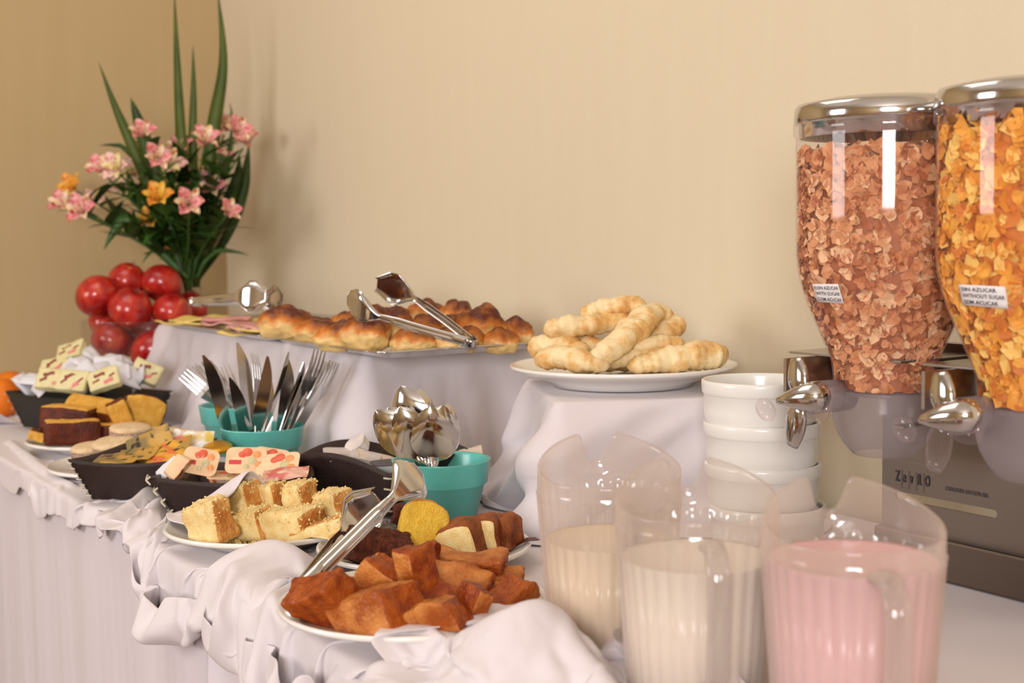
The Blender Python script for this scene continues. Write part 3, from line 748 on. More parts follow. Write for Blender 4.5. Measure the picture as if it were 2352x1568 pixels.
# loose crumbs on this plate (nobody could count them)
cb = MB(); rr = random.Random(5)
TV, TF, _ = cubegrid(1)
def crumb_at(mbx, p, s):
    e = Euler((rr.uniform(0, 6), rr.uniform(0, 6), rr.uniform(0, 6))).to_matrix()
    mbx.add([p + e @ (Vector(v) * s * rr.uniform(.5, 1)) for v in TV], TF)
crumb_tgt = [o for o in C.objects if o.name.startswith('crumb_cake_piece')]
for o in crumb_tgt:
    me = o.data; M_ = o.matrix_world; vs_ = [M_ @ v.co for v in me.vertices]; zc = M_.translation.z
    cand = [v for v in vs_ if v.z > zc + .004] or vs_
    for k in range(95):
        p = rr.choice(cand); crumb_at(cb, p + Vector((rr.uniform(-.002, .002), rr.uniform(-.002, .002), .0006)), rr.uniform(.0006, .0015))
for k in range(700):
    a = rr.uniform(0, 2 * PI); q = .088 * math.sqrt(rr.random())
    crumb_at(cb, Vector((P_nut.x + q * math.cos(a), P_nut.y + q * math.sin(a), P_nut.z + .0085 + .004 * rr.random())), rr.uniform(.0008, .0022))
o = cb.obj('crumbs', m_pale, None, False); tag(o, 'loose sugary crumbs scattered over the crumb cake and its plate', 'crumbs', kind='stuff')

# ---- left sponge plate
def sp(label, px, py, d, w, h, t, r, seed, crust, mats=(m_yel2, m_dbrown), **k):
    return block('sponge_slice', label, 'cake', WZ(px, py, d), (w, t, h), r, crust, mats, seed=seed, group='dark-crusted sponge slices', amp=.0016, **k)
sp('front sponge block showing its dark side crust and pale top', 166, 992, 2.20, .088, .040, .040, (0, 2, 24), 51, (0, 1, 2, 3, 4))
sp('sponge block behind the front one with dark corner', 158, 962, 2.27, .090, .046, .045, (0, 4, -10), 52, (0, 1, 2, 3, 4))
sp('yellow sponge slab lying flat on top of the pile', 212, 938, 2.30, .092, .022, .050, (24, 8, -8), 53, (2, 0), (m_yel2, m_brown))
sp('yellow sponge wedge leaning between the slab and the dark arch', 276, 952, 2.27, .034, .050, .030, (0, -22, 24), 54, (1, 5))
sp('sponge slice with a dark arched crust at the far side of the sponge plate', 328, 948, 2.30, .070, .046, .030, (-6, 18, 20), 55, (1, 5, 0), dome=.2)
sp('small sponge corner at the left rim of the sponge plate', 86, 999, 2.26, .028, .018, .030, (0, 20, 10), 56, (1, 5))
sp('low sponge slice at the bottom of the pile beside the biscuits', 262, 992, 2.24, .09, .030, .040, (0, 0, 10), 57, (2, 0, 1), )

# ---- sandwich biscuits
m_bisc = crumbmat('pale_biscuit', (228, 202, 162), (216, 186, 146), 120, .5, 420, .85, (190, 150, 110))
m_coco = crumbmat('coconut_edge', (205, 178, 160), (150, 112, 104), 420, .9, 600, .85, (130, 90, 80))
def biscuit(label, px, py, d, r, rot, seed):
    t = thing('sandwich_biscuit', label, 'biscuit', (0, 0, 0), group='coconut sandwich biscuits'); t.matrix_world = frame(WZ(px, py, d), rot)
    for nm, prof, m in (('lower_biscuit', [(0, -.011), (r * .92, -.011), (r, -.009), (r, -.005), (0, -.005)], m_bisc),
                        ('filling', [(0, -.0051), (r * .985, -.0051), (r * 1.0, 0), (r * .985, .0041), (0, .0041)], m_coco),
                        ('upper_biscuit', [(0, .004), (r, .004), (r, .008), (r * .9, .0105), (r * .5, .0115), (0, .0115)], m_bisc)):
        V, Fc = lathe(prof, 28, lambda a, k: 1 + .02 * math.sin(a * 3 + seed + k)); mesh(nm, V, Fc, m, t)
biscuit('pale sandwich biscuit with coconut edge resting on top of the others', 300, 993, 2.03, .031, (4, 3, 0), 1)
biscuit('sandwich biscuit behind the tea-bag tray near the clear packet', 384, 998, 2.07, .029, (-6, 5, 0), 2)
biscuit('sandwich biscuit lying low just above the tea-bag tray rim', 262, 1026, 1.99, .031, (10, -4, 0), 3)
biscuit('flat sandwich biscuit at the left edge of the biscuit pile', 210, 1037, 2.02, .030, (6, -3, 0), 4)
biscuit('sandwich biscuit hidden at the bottom of the pile', 330, 1022, 2.08, .031, (0, 0, 0), 5)

# ---- rolls on the front tray
def topbrown(name, low, mid, high, z0, z1, nsc=40, dark=.35):
    """bake colour rising with local height, broken by noise (baked crust, part of the roll itself)"""
    m, nt, b = newmat(name); b.inputs['Roughness'].default_value = .42; b.inputs['Specular IOR Level'].default_value = .4
    tc = nt.nodes.new('ShaderNodeTexCoord'); sx = nt.nodes.new('ShaderNodeSeparateXYZ'); nt.links.new(tc.outputs['Object'], sx.inputs[0])
    mr = nt.nodes.new('ShaderNodeMapRange'); mr.inputs['From Min'].default_value = z0; mr.inputs['From Max'].default_value = z1
    nt.links.new(sx.outputs['Z'], mr.inputs['Value'])
    n = nt.nodes.new('ShaderNodeTexNoise'); n.inputs['Scale'].default_value = nsc; n.inputs['Detail'].default_value = 4
    nt.links.new(tc.outputs['Object'], n.inputs['Vector'])
    ma = nt.nodes.new('ShaderNodeMath'); ma.operation = 'MULTIPLY_ADD'; ma.inputs[1].default_value = dark * 2; nt.links.new(n.outputs[0], ma.inputs[0])
    sb = nt.nodes.new('ShaderNodeMath'); sb.operation = 'SUBTRACT'; sb.inputs[1].default_value = dark; nt.links.new(mr.outputs[0], sb.inputs[0]); nt.links.new(sb.outputs[0], ma.inputs[2])
    r = nt.nodes.new('ShaderNodeValToRGB'); e = r.color_ramp.elements
    e[0].position = .30; e[0].color = lin(low); e[1].position = .95; e[1].color = lin(high); x = e.new(.58); x.color = lin(mid)
    nt.links.new(ma.outputs[0], r.inputs[0]); nt.links.new(r.outputs[0], b.inputs['Base Color'])
    bp = nt.nodes.new('ShaderNodeBump'); bp.inputs['Strength'].default_value = .4; bp.inputs['Distance'].default_value = .002
    n2 = nt.nodes.new('ShaderNodeTexNoise'); n2.inputs['Scale'].default_value = 160; nt.links.new(tc.outputs['Object'], n2.inputs['Vector'])
    nt.links.new(n2.outputs[0], bp.inputs['Height']); nt.links.new(bp.outputs[0], b.inputs['Normal'])
    return m
m_roll = topbrown('baked_roll', (232, 196, 128), (206, 122, 44), (92, 36, 16), -.014, .022, 34, .55)
def roll(label, px, py, d, w, h, seed, yaw=0, tilt=0, asp=.75):
    """croissant-like bun: lobed body with a rolled ridge"""
    w *= 1.08; h *= 1.1; n = 16; V, Fc, S = cubegrid(n); out = []
    for v in V:
        p = Vector(v); p = Vector((p.x * math.sqrt(1 - p.y ** 2 / 2 - p.z ** 2 / 2 + p.y ** 2 * p.z ** 2 / 3), p.y * math.sqrt(1 - p.z ** 2 / 2 - p.x ** 2 / 2 + p.z ** 2 * p.x ** 2 / 3),
                                   p.z * math.sqrt(1 - p.x ** 2 / 2 - p.y ** 2 / 2 + p.x ** 2 * p.y ** 2 / 3)))
        s = p.x * 2.6 + seed * .7 + p.y * .4
        lob = 1 + .13 * abs(math.sin(s * 1.6)) + .16 * nz(p, 1.6, seed)
        q = Vector((p.x * w / 2, p.y * w * asp / 2, p.z * h / 2)) * lob
        q.y += .18 * w * (p.x ** 2) * (1 if seed % 2 else -1)          # slight crescent
        q.z *= 1 - .25 * p.x ** 2
        if q.z < -h * .40: q.z = -h * .40
        q += p * nz(p, 5, seed + 3) * .0022
        out.append(q)
    o = mesh('baked_roll', out, Fc, m_roll); o.matrix_world = frame(WZ(px, py, d), (tilt, 0, yaw))
    tag(o, label, 'roll', group='browned rolls on the steel tray')
RL = [('largest dark-topped roll at the far left corner of the roll tray', 656, 744, 2.155, .078, .050, 10), ('low roll just right of the largest dark-topped one', 730, 762, 2.10, .066, .040, -15),
      ('pale roll front left whose top is half browned', 786, 776, 2.02, .076, .044, 30), ('roll with orange-brown crown at the front corner of the tray', 846, 766, 1.975, .066, .056, -30),
      ('roll directly under the tong neck', 916, 755, 2.02, .052, .058, 60), ('small flat roll at the front edge under the tong handle', 948, 786, 1.965, .060, .036, 0),
      ('roll at the back behind the tong neck', 984, 724, 2.20, .056, .044, 20), ('roll at the back with glossy brown crown, middle of three', 1050, 726, 2.19, .054, .046, -20),
      ('big lobed roll with dark crown near the right end of the tray', 1112, 756, 2.02, .072, .064, 40), ('last dark-topped roll beside the pastry plate', 1188, 768, 2.03, .046, .044, -10),
      ('flat roll at the front under the handle end of the tongs', 1036, 784, 1.97, .062, .036, 15), ('roll in the middle behind the handle of the tongs', 1058, 762, 2.07, .060, .050, -30),
      ('dark roll behind the pale front left one', 868, 740, 2.13, .062, .046, 10), ('roll behind the roll with orange crown', 800, 748, 2.16, .060, .040, 40),
      ('roll beside the big lobed roll at its left', 1082, 782, 1.98, .046, .036, 50), ('roll filling the gap before the last one', 1150, 786, 1.99, .050, .036, 0), ('roll in the second row behind the flat front one', 985, 760, 2.09, .060, .046, 0)]
for i, (lb, px, py, d, ww, hh, yw) in enumerate(RL): roll(lb, px, py, d, ww, hh, i + 1, yw)

# ---- long pastries
def pastry_mat():
    m, nt, b = newmat('sugared_pastry'); b.inputs['Roughness'].default_value = .5; b.inputs['Specular IOR Level'].default_value = .35
    b.inputs['Subsurface Weight'].default_value = .12; b.inputs['Subsurface Scale'].default_value = .01
    tc = nt.nodes.new('ShaderNodeTexCoord'); n = nt.nodes.new('ShaderNodeTexNoise'); n.inputs['Scale'].default_value = 26; n.inputs['Detail'].default_value = 6; n.inputs['Roughness'].default_value = .65
    nt.links.new(tc.outputs['Object'], n.inputs['Vector'])
    g = nt.nodes.new('ShaderNodeNewGeometry')
    r = nt.nodes.new('ShaderNodeValToRGB'); e = r.color_ramp.elements
    e[0].position = .46; e[0].color = lin((242, 220, 172)); e[1].position = .76; e[1].color = lin((180, 98, 42)); x = e.new(.60); x.color = lin((226, 180, 112))
    nt.links.new(n.outputs[0], r.inputs[0]); nt.links.new(r.outputs[0], b.inputs['Base Color'])
    wv = nt.nodes.new('ShaderNodeTexNoise'); wv.inputs['Scale'].default_value = 120; nt.links.new(tc.outputs['Object'], wv.inputs['Vector'])
    bp = nt.nodes.new('ShaderNodeBump'); bp.inputs['Strength'].default_value = .5; bp.inputs['Distance'].default_value = .002
    nt.links.new(wv.outputs[0], bp.inputs['Height']); nt.links.new(bp.outputs[0], b.inputs['Normal'])
    return m
m_past = pastry_mat()
def pastry(label, pts, seed):
    """pts: (px,py,d,radius m)"""
    P = [(*WZ(a, b, d), r * 1.2) for a, b, d, r in pts]; Q = catmull(P, 10); path = [Vector(q[:3]) for q in Q]; n = len(path)
    c0 = sum(path, Vector()) / n
    rad = []
    for k, q in enumerate(Q):
        u = k / (n - 1); e = min(1, math.sqrt(max(0, 1 - (abs(u - .5) * 2) ** 6)) + .12)
        rad.append(q[3] * e * (1 + .06 * math.sin(k * 2.1 + seed) + .05 * math.sin(k * .9 + seed * 2)))
    V, Fc = tube([p - c0 for p in path], rad, 20, True, (.74, 1.0), upv=(0, 0, 1))
    out = []
    for i, v in enumerate(V):
        k = i // 20; a = i % 20; ctr = path[k] - c0; d = Vector(v) - ctr
        f = 1 + .07 * math.sin(a / 20 * 2 * PI * 2 + k * .55 + seed) + .10 * nz(v, 45, seed) + .05 * nz(v, 150, seed + 2)
        out.append(ctr + d * f)
    o = mesh('long_pastry', out, Fc, m_past, loc=c0); tag(o, label, 'pastry', group='long pastries on the white plate')
D0 = 1.775
pastry('long pastry crowning the top of the pile', [(1335, 728, D0, .012), (1370, 712, D0, .0135), (1425, 702, D0, .014), (1485, 698, D0, .011)], 1)
pastry('long pastry lying second from the top, pointing left', [(1248, 760, D0 - .03, .013), (1300, 750, D0 - .03, .0155), (1370, 745, D0 - .02, .0145), (1450, 728, D0, .013)], 2)
pastry('thick diagonal pastry draped down the middle of the pile', [(1340, 832, D0 - .10, .010), (1395, 808, D0 - .09, .016), (1440, 770, D0 - .06, .019), (1478, 735, D0 - .03, .019), (1505, 712, D0, .013)], 3)
pastry('curled browned pastry at the left rim of the plate', [(1218, 815, D0 - .02, .013), (1245, 795, D0 - .02, .016), (1300, 792, D0 - .03, .016), (1350, 815, D0 - .05, .012)], 4)
pastry('pale flat pastry lying along the front left rim', [(1228, 832, D0 - .07, .011), (1280, 820, D0 - .08, .017), (1340, 828, D0 - .10, .015), (1400, 842, D0 - .10, .009)], 5)
pastry('big pale pastry end reaching to the right rim', [(1440, 842, D0 - .09, .010), (1500, 832, D0 - .08, .015), (1570, 820, D0 - .07, .020), (1630, 815, D0 - .06, .020), (1662, 822, D0 - .05, .014)], 6)
pastry('thin pastry lying across the right part of the pile', [(1445, 800, D0 - .06, .009), (1500, 788, D0 - .05, .012), (1545, 790, D0 - .04, .012), (1572, 802, D0 - .03, .008)], 7)
pastry('wide rolled pastry at the back right of the pile', [(1460, 800, D0, .015), (1510, 770, D0, .018), (1562, 745, D0 + .02, .016)], 8)
pastry('pastry sloping down from the top to the back right', [(1490, 706, D0 + .02, .012), (1525, 728, D0 + .03, .015), (1558, 760, D0 + .04, .013)], 9)
pastry('short browned pastry in the centre gap of the pile', [(1275, 790, D0, .013), (1330, 785, D0 - .01, .015), (1385, 800, D0 - .03, .012)], 10)
pastry('flat pastry under the thin one in front', [(1385, 832, D0 - .08, .010), (1440, 818, D0 - .06, .013), (1500, 808, D0 - .05, .012), (1560, 805, D0 - .03, .010)], 11)
pastry('pastry at the bottom in the middle of the plate', [(1300, 838, D0, .016), (1400, 826, D0 + .02, .018), (1520, 826, D0 + .03, .018), (1600, 828, D0, .012)], 12)
# ================================================================== STEEL TRAYS, HAM AND CHEESE, TONGS, CUTLERY
def steel_tray(label, x0, x1, y0, y1, z):
    t = thing('steel_tray', label, 'tray', ((x0 + x1) / 2, (y0 + y1) / 2, z), group='steel serving trays')
    a, b = (x1 - x0) / 2, (y1 - y0) / 2
    prof = [(-.030, .002), (-.024, .0035), (-.014, .010), (-.004, .0125), (0, .0110), (-.0005, .0095), (-.004, .0110), (-.013, .0088), (-.024, .0012), (-.030, 0)]
    V = []; per = 0; Fc = []
    def loop(off, zz):
        r = .018 + off * .3; r = max(r, .004); pts = []
        A, B = a + off, b + off
        for (cx, cy, a0) in ((A - r, B - r, 0), (-A + r, B - r, 90), (-A + r, -B + r, 180), (A - r, -B + r, 270)):
            for k in range(7): an = math.radians(a0 + 15 * k); pts.append((cx + r * math.cos(an), cy + r * math.sin(an), zz))
        return pts
    rows = [loop(o, zz) for o, zz in prof]; per = len(rows[0])
    for r in rows: V += r
    for k in range(len(rows) - 1):
        for i in range(per):
            j = (i + 1) % per; Fc.append((k * per + i, (k + 1) * per + i, (k + 1) * per + j, k * per + j))
    Fc.append(tuple(range(per))); Fc.append(tuple(range((len(rows) - 1) * per, len(rows) * per))[::-1])
    mesh('pan', V, Fc, m_steel, t)
    return t
T2 = (.852, 1.19, 1.66, 2.075); T1 = (.852, 1.19, 2.095, 2.66)
TZ1 = RT + .0035
steel_tray('steel tray of browned rolls at the front of the long riser', *T2, TZ1)
steel_tray('steel tray of ham and cheese at the far end of the long riser', *T1, TZ1)
m_cheese = simple('cheese', (238, 214, 128), .45, sss=.15, var=(230, 200, 112), vscale=30)
m_ham = simple('ham', (222, 168, 158), .42, sss=.15, var=(206, 142, 136), vscale=40)
hc = [('cheese', 360, 735, 2.62), ('cheese', 400, 728, 2.52), ('ham', 455, 732, 2.42), ('cheese', 455, 720, 2.58), ('cheese', 500, 742, 2.32), ('ham', 555, 735, 2.34), ('cheese', 560, 745, 2.24),
      ('ham', 520, 718, 2.50), ('cheese', 590, 715, 2.52), ('ham', 620, 730, 2.36), ('cheese', 640, 712, 2.52), ('cheese', 680, 720, 2.42), ('ham', 700, 722, 2.44), ('cheese', 735, 728, 2.36), ('ham', 610, 745, 2.24), ('cheese', 760, 738, 2.26)]
where = ['at the far left corner of its tray', 'second from the left corner of its tray', 'in the front row below the tong handle', 'under the handle loop of the tongs', 'at the middle of the front edge', 'right of the middle front cheese', 'at the near front corner of its tray',
         'in the centre below the tong handle', 'under the tong head', 'directly in front of the tong head', 'behind the tong head', 'right of the tong head', 'second to the right of the tong head', 'near the back edge beside the rolls', 'beside the largest dark-topped roll', 'at the back right corner of its tray']
for i, (kd, px, py, d) in enumerate(hc):
    c = WZ(px, py, d); z = TZ1 + .006 + .0035 * (i % 4) + (.004 if kd == 'ham' else 0)
    c.x = min(max(c.x, T1[0] + .045), T1[1] - .045); c.y = min(max(c.y, T1[2] + .05), T1[3] - .05)
    n = 12; V = []
    for i2 in range(n + 1):
        for j2 in range(n + 1):
            u, v = i2 / n * 2 - 1, j2 / n * 2 - 1
            if kd == 'ham': x, y = u * math.sqrt(1 - v * v / 2) * .052, v * math.sqrt(1 - u * u / 2) * .046
            else: x, y = u * .047, v * .047
            V.append((x, y, .005 * nz((x, y, i), 18, i) + .0025 * math.sin(u * 5 + i)))
    o = mesh(kd + '_slice', V, grid_faces(n + 1, n + 1), m_ham if kd == 'ham' else m_cheese, None, loc=(c.x, c.y, z + .004), rot=(0, 0, (0 if kd == 'cheese' else 1) * i + .2 * (i % 3)))
    md = o.modifiers.new('t', 'SOLIDIFY'); md.thickness = .003
    tag(o, ('pink ham' if kd == 'ham' else 'pale yellow cheese') + ' slice ' + where[i], kd, group='ham and cheese slices on the far tray')

# tongs -------------------------------------------------------------
def tong_arm(L, sgn, hand_w=.015, head_w=.046, head_l=.066, thick=.0012):
    """grid in local coords: x along (0 = spring end), y across, z outward*sgn; flat spade head with turned-in flanges"""
    n, mm = 66, 12; V = []; sh = (L - head_l) / L
    for side in (0, 1):
        for i in range(n + 1):
            s = i / n; x = s * L
            if s < sh:
                k = max(0, (s - sh * .8) / (sh * .2)); w = hand_w * (1 - .30 * k); cup = .0045 * (1 - .4 * k)
                zc = .001 + .012 * math.sin(s / sh * PI * .5)
            else:
                u = (s - sh) / (1 - sh)
                wp = [(0, .70 * hand_w), (.08, .8 * hand_w), (.55, head_w), (.72, head_w * .96), (1, head_w * .42)]
                for (a0, w0), (a1, w1) in zip(wp, wp[1:]):
                    if a0 <= u <= a1: w = w0 + (w1 - w0) * (u - a0) / (a1 - a0)
                cup = .0027 + .0035 * min(1, u * 3)
                zc = .013 + .004 * math.sin(u * PI) - .020 * u * u
            for j in range(mm + 1):
                t = j / mm * 2 - 1; y = t * w / 2
                if s < sh: z = zc - cup * t * t
                else: z = zc - cup * max(0, (abs(t) - .72) / .28) ** 1.2
                if .12 < s < sh * .84 and abs(t) < .6: z += .0011 * math.cos(t * PI * 2.5)
                V.append((x, y, sgn * (z - thick * side)))
    G = grid_faces(n + 1, mm + 1); off = (n + 1) * (mm + 1)
    Fc = [f for f in G] + [tuple(k + off for k in f[::-1]) for f in G]
    for i in range(n):
        for j in (0, mm): a, b = i * (mm + 1) + j, (i + 1) * (mm + 1) + j; Fc.append((a, b, b + off, a + off))
    for j in range(mm):
        for i in (0, n): a = i * (mm + 1) + j; Fc.append((a, a + 1, a + 1 + off, a + off))
    return V, Fc
def tongs(label, hinge, tip, L, open_deg, roll_deg, head_w=.046, mat=None):
    t = thing('serving_tongs', label, 'tongs', hinge, group='steel serving tongs')
    x = (Vector(tip) - Vector(hinge)).normalized(); u = Vector((0, 0, 1)); y = u.cross(x).normalized(); z = x.cross(y)
    Mx = Matrix((x, y, z)).transposed() @ Matrix.Rotation(math.radians(roll_deg), 3, 'X')
    t.rotation_euler = Mx.to_euler()
    mat = mat or m_steel
    for sg in (-1, 1):
        V, Fc = tong_arm(L, sg, head_w=head_w)
        o = mesh('arm', V, Fc, mat, t); o.rotation_euler = (0, -sg * math.radians(open_deg / 2), 0); o.location = (0, 0, sg * .007)
    V, Fc = tube([(.004, 0, .0085), (-.006, 0, .007), (-.011, 0, 0), (-.006, 0, -.007), (.004, 0, -.0085)], .0085, 10, True, (.12, .8), upv=(1, 0, 0)); mesh('spring_bend', V, Fc, mat, t)
    V, Fc = tube([(.010, -.009, -.012), (.010, -.009, .012)], .0012, 6); mesh('lock_pin', V, Fc, mat, t)
tongs('steel tongs lying on the ham and cheese', WZ(446, 692, 2.42), WZ(636, 684, 2.32), .19, 13, 80, .056)
tongs('steel tongs resting head-up on the browned rolls', WZ(1080, 784, 1.90), WZ(866, 684, 1.98), .20, 20, 72, .054)
tongs('steel tongs propped on the cake plates with heads raised', WZ(692, 1350, 1.26), WZ(880, 1145, 1.40), .200, 21, 56, .050)

# cutlery -----------------------------------------------------------
m_black = simple('black_handle', (20, 19, 20), .35)
def orient(o, bottom, tip, facing=0.0):
    z = (Vector(tip) - Vector(bottom)).normalized(); v = FH - z * FH.dot(z); y = v.normalized(); x = y.cross(z)
    Mx = Matrix((x, y, z)).transposed() @ Matrix.Rotation(math.radians(facing), 3, 'Z')
    o.matrix_world = Matrix.Translation(bottom) @ Mx.to_4x4()
def strip(prof, th, nx=2):
    """prof: (z, xmin, xmax, y) rows -> flat solid strip"""
    V = []; n = len(prof); Fc = []
    for (z, a, b, y) in prof: V += [(a, y - th / 2, z), (b, y - th / 2, z), (b, y + th / 2, z), (a, y + th / 2, z)]
    for k in range(n - 1):
        for i in range(4): j = (i + 1) % 4; Fc.append((k * 4 + i, k * 4 + j, (k + 1) * 4 + j, (k + 1) * 4 + i))
    Fc.append((3, 2, 1, 0)); Fc.append(tuple(range((n - 1) * 4, n * 4)))
    return V, Fc
knife_me = None
def build_knife():
    hp = [(0, -.006, .006, 0), (.01, -.0075, .0075, 0), (.07, -.006, .006, 0), (.082, -.0055, .0055, 0)]
    bp = [(.08, -.005, .005, 0), (.09, -.007, .007, 0)]
    for k in range(13):
        u = k / 12; z = .095 + .118 * u
        bp.append((z, -.0085 + .004 * u ** 3, .0085 + .0035 * math.sin(u * PI * .8) - .012 * max(0, (u - .55) / .45) ** 2.2, 0))
    return strip(hp, .005), strip(bp, .0012)
def build_fork():
    mb = MB(); V, Fc = strip([(0, -.007, .007, 0), (.03, -.006, .006, 0), (.09, -.003, .003, .001), (.125, -.003, .003, .002), (.137, -.009, .009, .0), (.15, -.0115, .0115, -.002), (.158, -.0115, .0115, -.002)], .0018); mb.add(V, Fc)
    for k in range(4):
        x = -.0098 + .0065 * k
        V, Fc = strip([(.156, x - .0016, x + .0016, -.002), (.180, x - .0014, x + .0014, 0), (.198, x - .0007, x + .0007, .004)], .0016); mb.add(V, Fc)
    return mb
def build_spoon():
    mb = MB(); V, Fc = strip([(.108, -.003, .003, .0015), (.112, -.003, .003, .001), (.13, -.0035, .0035, .001)], .002); mb.add(V, Fc)
    n, mm = 20, 12; V = []
    for side in (0, 1):
        for i in range(n + 1):
            u = i / n; z = .126 + .070 * u; w = .0215 * math.sin(PI * (u ** .85 * .97 + .03)) ** .62 if u < 1 else 0.0; w = max(w, .0032 if u < .5 else .0)
            for j in range(mm + 1):
                t = j / mm * 2 - 1; dep = .0062 * math.sin(PI * u ** 1.6) if u > 0 and u < 1 else 0
                V.append((t * w, .001 - dep * (1 - t * t) + .0012 * side, z))
    G = grid_faces(n + 1, mm + 1); off = (n + 1) * (mm + 1)
    mb.add(V, G + [tuple(k + off for k in f[::-1]) for f in G])
    return mb
kn_h, kn_b = build_knife(); fork_mb = build_fork(); spoon_mb = build_spoon()
def knife(label, bottom, tip, facing):
    t = thing('table_knife', label, 'knife', group='knives in the teal pot')
    mesh('handle', *kn_h, m_black, t, False); mesh('blade', *kn_b, m_steel, t, False)
    orient(t, bottom, tip, facing)
def fork(label, bottom, tip, facing, grp):
    o = fork_mb.obj('fork', m_steel_soft, None, False); tag(o, label, 'fork', grp); orient(o, bottom, tip, facing)
def spoon(label, bottom, tip, facing):
    o = spoon_mb.obj('spoon', m_steel, None, True); o.data.transform(Matrix.Diagonal((1.18, 1.0, 1.0, 1.0))); tag(o, label, 'spoon', 'spoons in the teal pot'); orient(o, bottom, tip, facing)
def along(pot_c, tipw, L, bpx, bpy):
    """bottom point so that the piece of length L ends at tip and crosses the pot mouth near (bpx,bpy)"""
    d = (pot_c - EYE).dot(FH); m = WZ(bpx, bpy, d + .0); dirn = (tipw - m).normalized(); return tipw - dirn * L
dk = (P_knife - EYE).dot(FH)
KN = [('brown-reflecting knife leaning far left in the knife pot', 471, 814, 520, 985, -.035, 12), ('brightest white-shining knife standing tallest in the pot', 549, 786, 578, 985, .0, 35), ('short grey knife just left of the pot centre', 532, 866, 560, 985, -.02, 5),
      ('curved knife with brown reflection right of the bright one', 619, 819, 588, 985, -.02, -12), ('yellow-glinting knife behind the curved one', 618, 850, 606, 985, .02, 0), ('wide dark knife blade right of the pot centre', 664, 820, 648, 985, -.01, 14),
      ('thin knife seen edge-on beside the wide dark blade', 665, 807, 612, 985, -.03, 80), ('narrow knife in the bundle leaning to the right', 701, 832, 652, 985, .0, 60), ('second narrow knife of the right-leaning bundle', 722, 818, 655, 985, .01, 70),
      ('dark knife lowest in the right-leaning bundle', 742, 880, 680, 985, -.02, 55)]
for lb, tx, ty, bx, by, dd, fc in KN:
    tip = WZ(tx, ty, dk + dd); knife(lb, along(P_knife, tip, .213, bx, by), tip, fc)
FK = [('fork with tines just above the knives at the pot centre', 588, 812, 590, 985, .04, 70), ('white-glinting fork with spread tines in the right bundle', 738, 806, 668, 985, .0, 40), ('grey fork beside the white-glinting one', 756, 834, 676, 985, .015, 65), ('outermost fork leaning right out of the knife pot', 772, 834, 684, 985, .0, 50),
      ('fork low between the right-leaning knives', 735, 850, 664, 985, .02, 75)]
for lb, tx, ty, bx, by, dd, fc in FK:
    tip = WZ(tx, ty, dk + dd); fork(lb, along(P_knife, tip, .198, bx, by), tip, fc, 'forks in the knife pot')
df = (P_fork - EYE).dot(FH)
for lb, tx, ty, bx, by, dd, fc in [('outermost fork leaning left in the rear pot', 420, 858, 500, 925, -.01, 10), ('second fork from the left in the rear pot', 438, 842, 510, 925, .0, 25), ('third fork from the left in the rear pot', 462, 834, 520, 925, .02, 40),
                                   ('fork of the rear pot seen between the two left knives', 512, 840, 545, 925, .0, 20), ('steepest fork at the back of the rear pot', 476, 826, 530, 925, .03, 60)]:
    tip = WZ(tx, ty, df + dd); fork(lb, along(P_fork, tip, .198, bx, by), tip, fc, 'forks in the rear teal pot')
dsn = (P_spoon - EYE).dot(FH)
for lb, tx, ty, bx, by, dd, fc in [('leftmost spoon of the spoon pot, tilted outward', 862, 938, 972, 1072, -.02, -18), ('spoon second from the left, overlapping the leftmost', 918, 930, 980, 1072, -.035, -8), ('front centre spoon reflecting the cakes', 988, 930, 990, 1072, -.045, 0),
                                   ('spoon just right of the front centre one', 1016, 926, 998, 1072, -.03, 10), ('tall back spoon with dull golden bowl', 920, 882, 978, 1062, .0, -20), ('tall back spoon turned half sideways', 966, 888, 990, 1062, .01, 50),
                                   ('spoon behind the right front spoons', 1028, 922, 1000, 1066, .01, 20), ('spoon hidden between the second spoon and the front centre one', 890, 932, 976, 1070, -.02, -12)]:
    tip = WZ(tx, ty + 4, dsn + dd * .8 - .036); m_ = WZ(bx, by, dsn - .050); spoon(lb, tip - (tip - m_).normalized() * .196, tip, fc)
# ================================================================== CEREAL DISPENSER
m_acr = clearmat('clear_container_plastic', (.985, .965, .97), .05, .05, (215, 203, 210), .5, 8)
m_frost = clearmat('frosted_chamber_plastic', (.90, .87, .88), .18, .45, (200, 190, 194), .4, 4)
m_brush = simple('brushed_steel', (168, 158, 150), .30, metal=1, bump=.15, bscale=300)
def brushed():
    m, nt, b = newmat('brushed_steel_panel'); b.inputs['Metallic'].default_value = 1; b.inputs['Roughness'].default_value = .38; b.inputs['Base Color'].default_value = lin((142, 131, 122))
    tc = nt.nodes.new('ShaderNodeTexCoord'); mp = nt.nodes.new('ShaderNodeMapping'); mp.inputs['Scale'].default_value = (4, 4, 700)
    n = nt.nodes.new('ShaderNodeTexNoise'); n.inputs['Scale'].default_value = 1.5; n.inputs['Detail'].default_value = 3
    nt.links.new(tc.outputs['Object'], mp.inputs[0]); nt.links.new(mp.outputs[0], n.inputs['Vector'])
    bp = nt.nodes.new('ShaderNodeBump'); bp.inputs['Strength'].default_value = .12; bp.inputs['Distance'].default_value = .0006
    nt.links.new(n.outputs[0], bp.inputs['Height']); nt.links.new(bp.outputs[0], b.inputs['Normal'])
    return m
m_panel = brushed(); m_dark = simple('dark_plastic', (34, 30, 28), .5); m_paper = simple('label_paper', (232, 226, 226), .7); m_ink = simple('ink', (58, 52, 58), .7)
AX, AY = 1.03, .918; SP = .173; PX = 1.108
disp = thing('cereal_dispenser', 'twin cereal dispenser with brushed steel stand and chrome-lidded clear containers', 'dispenser', (PX, .83, TZ))
DL = Vector((PX, .83, TZ))
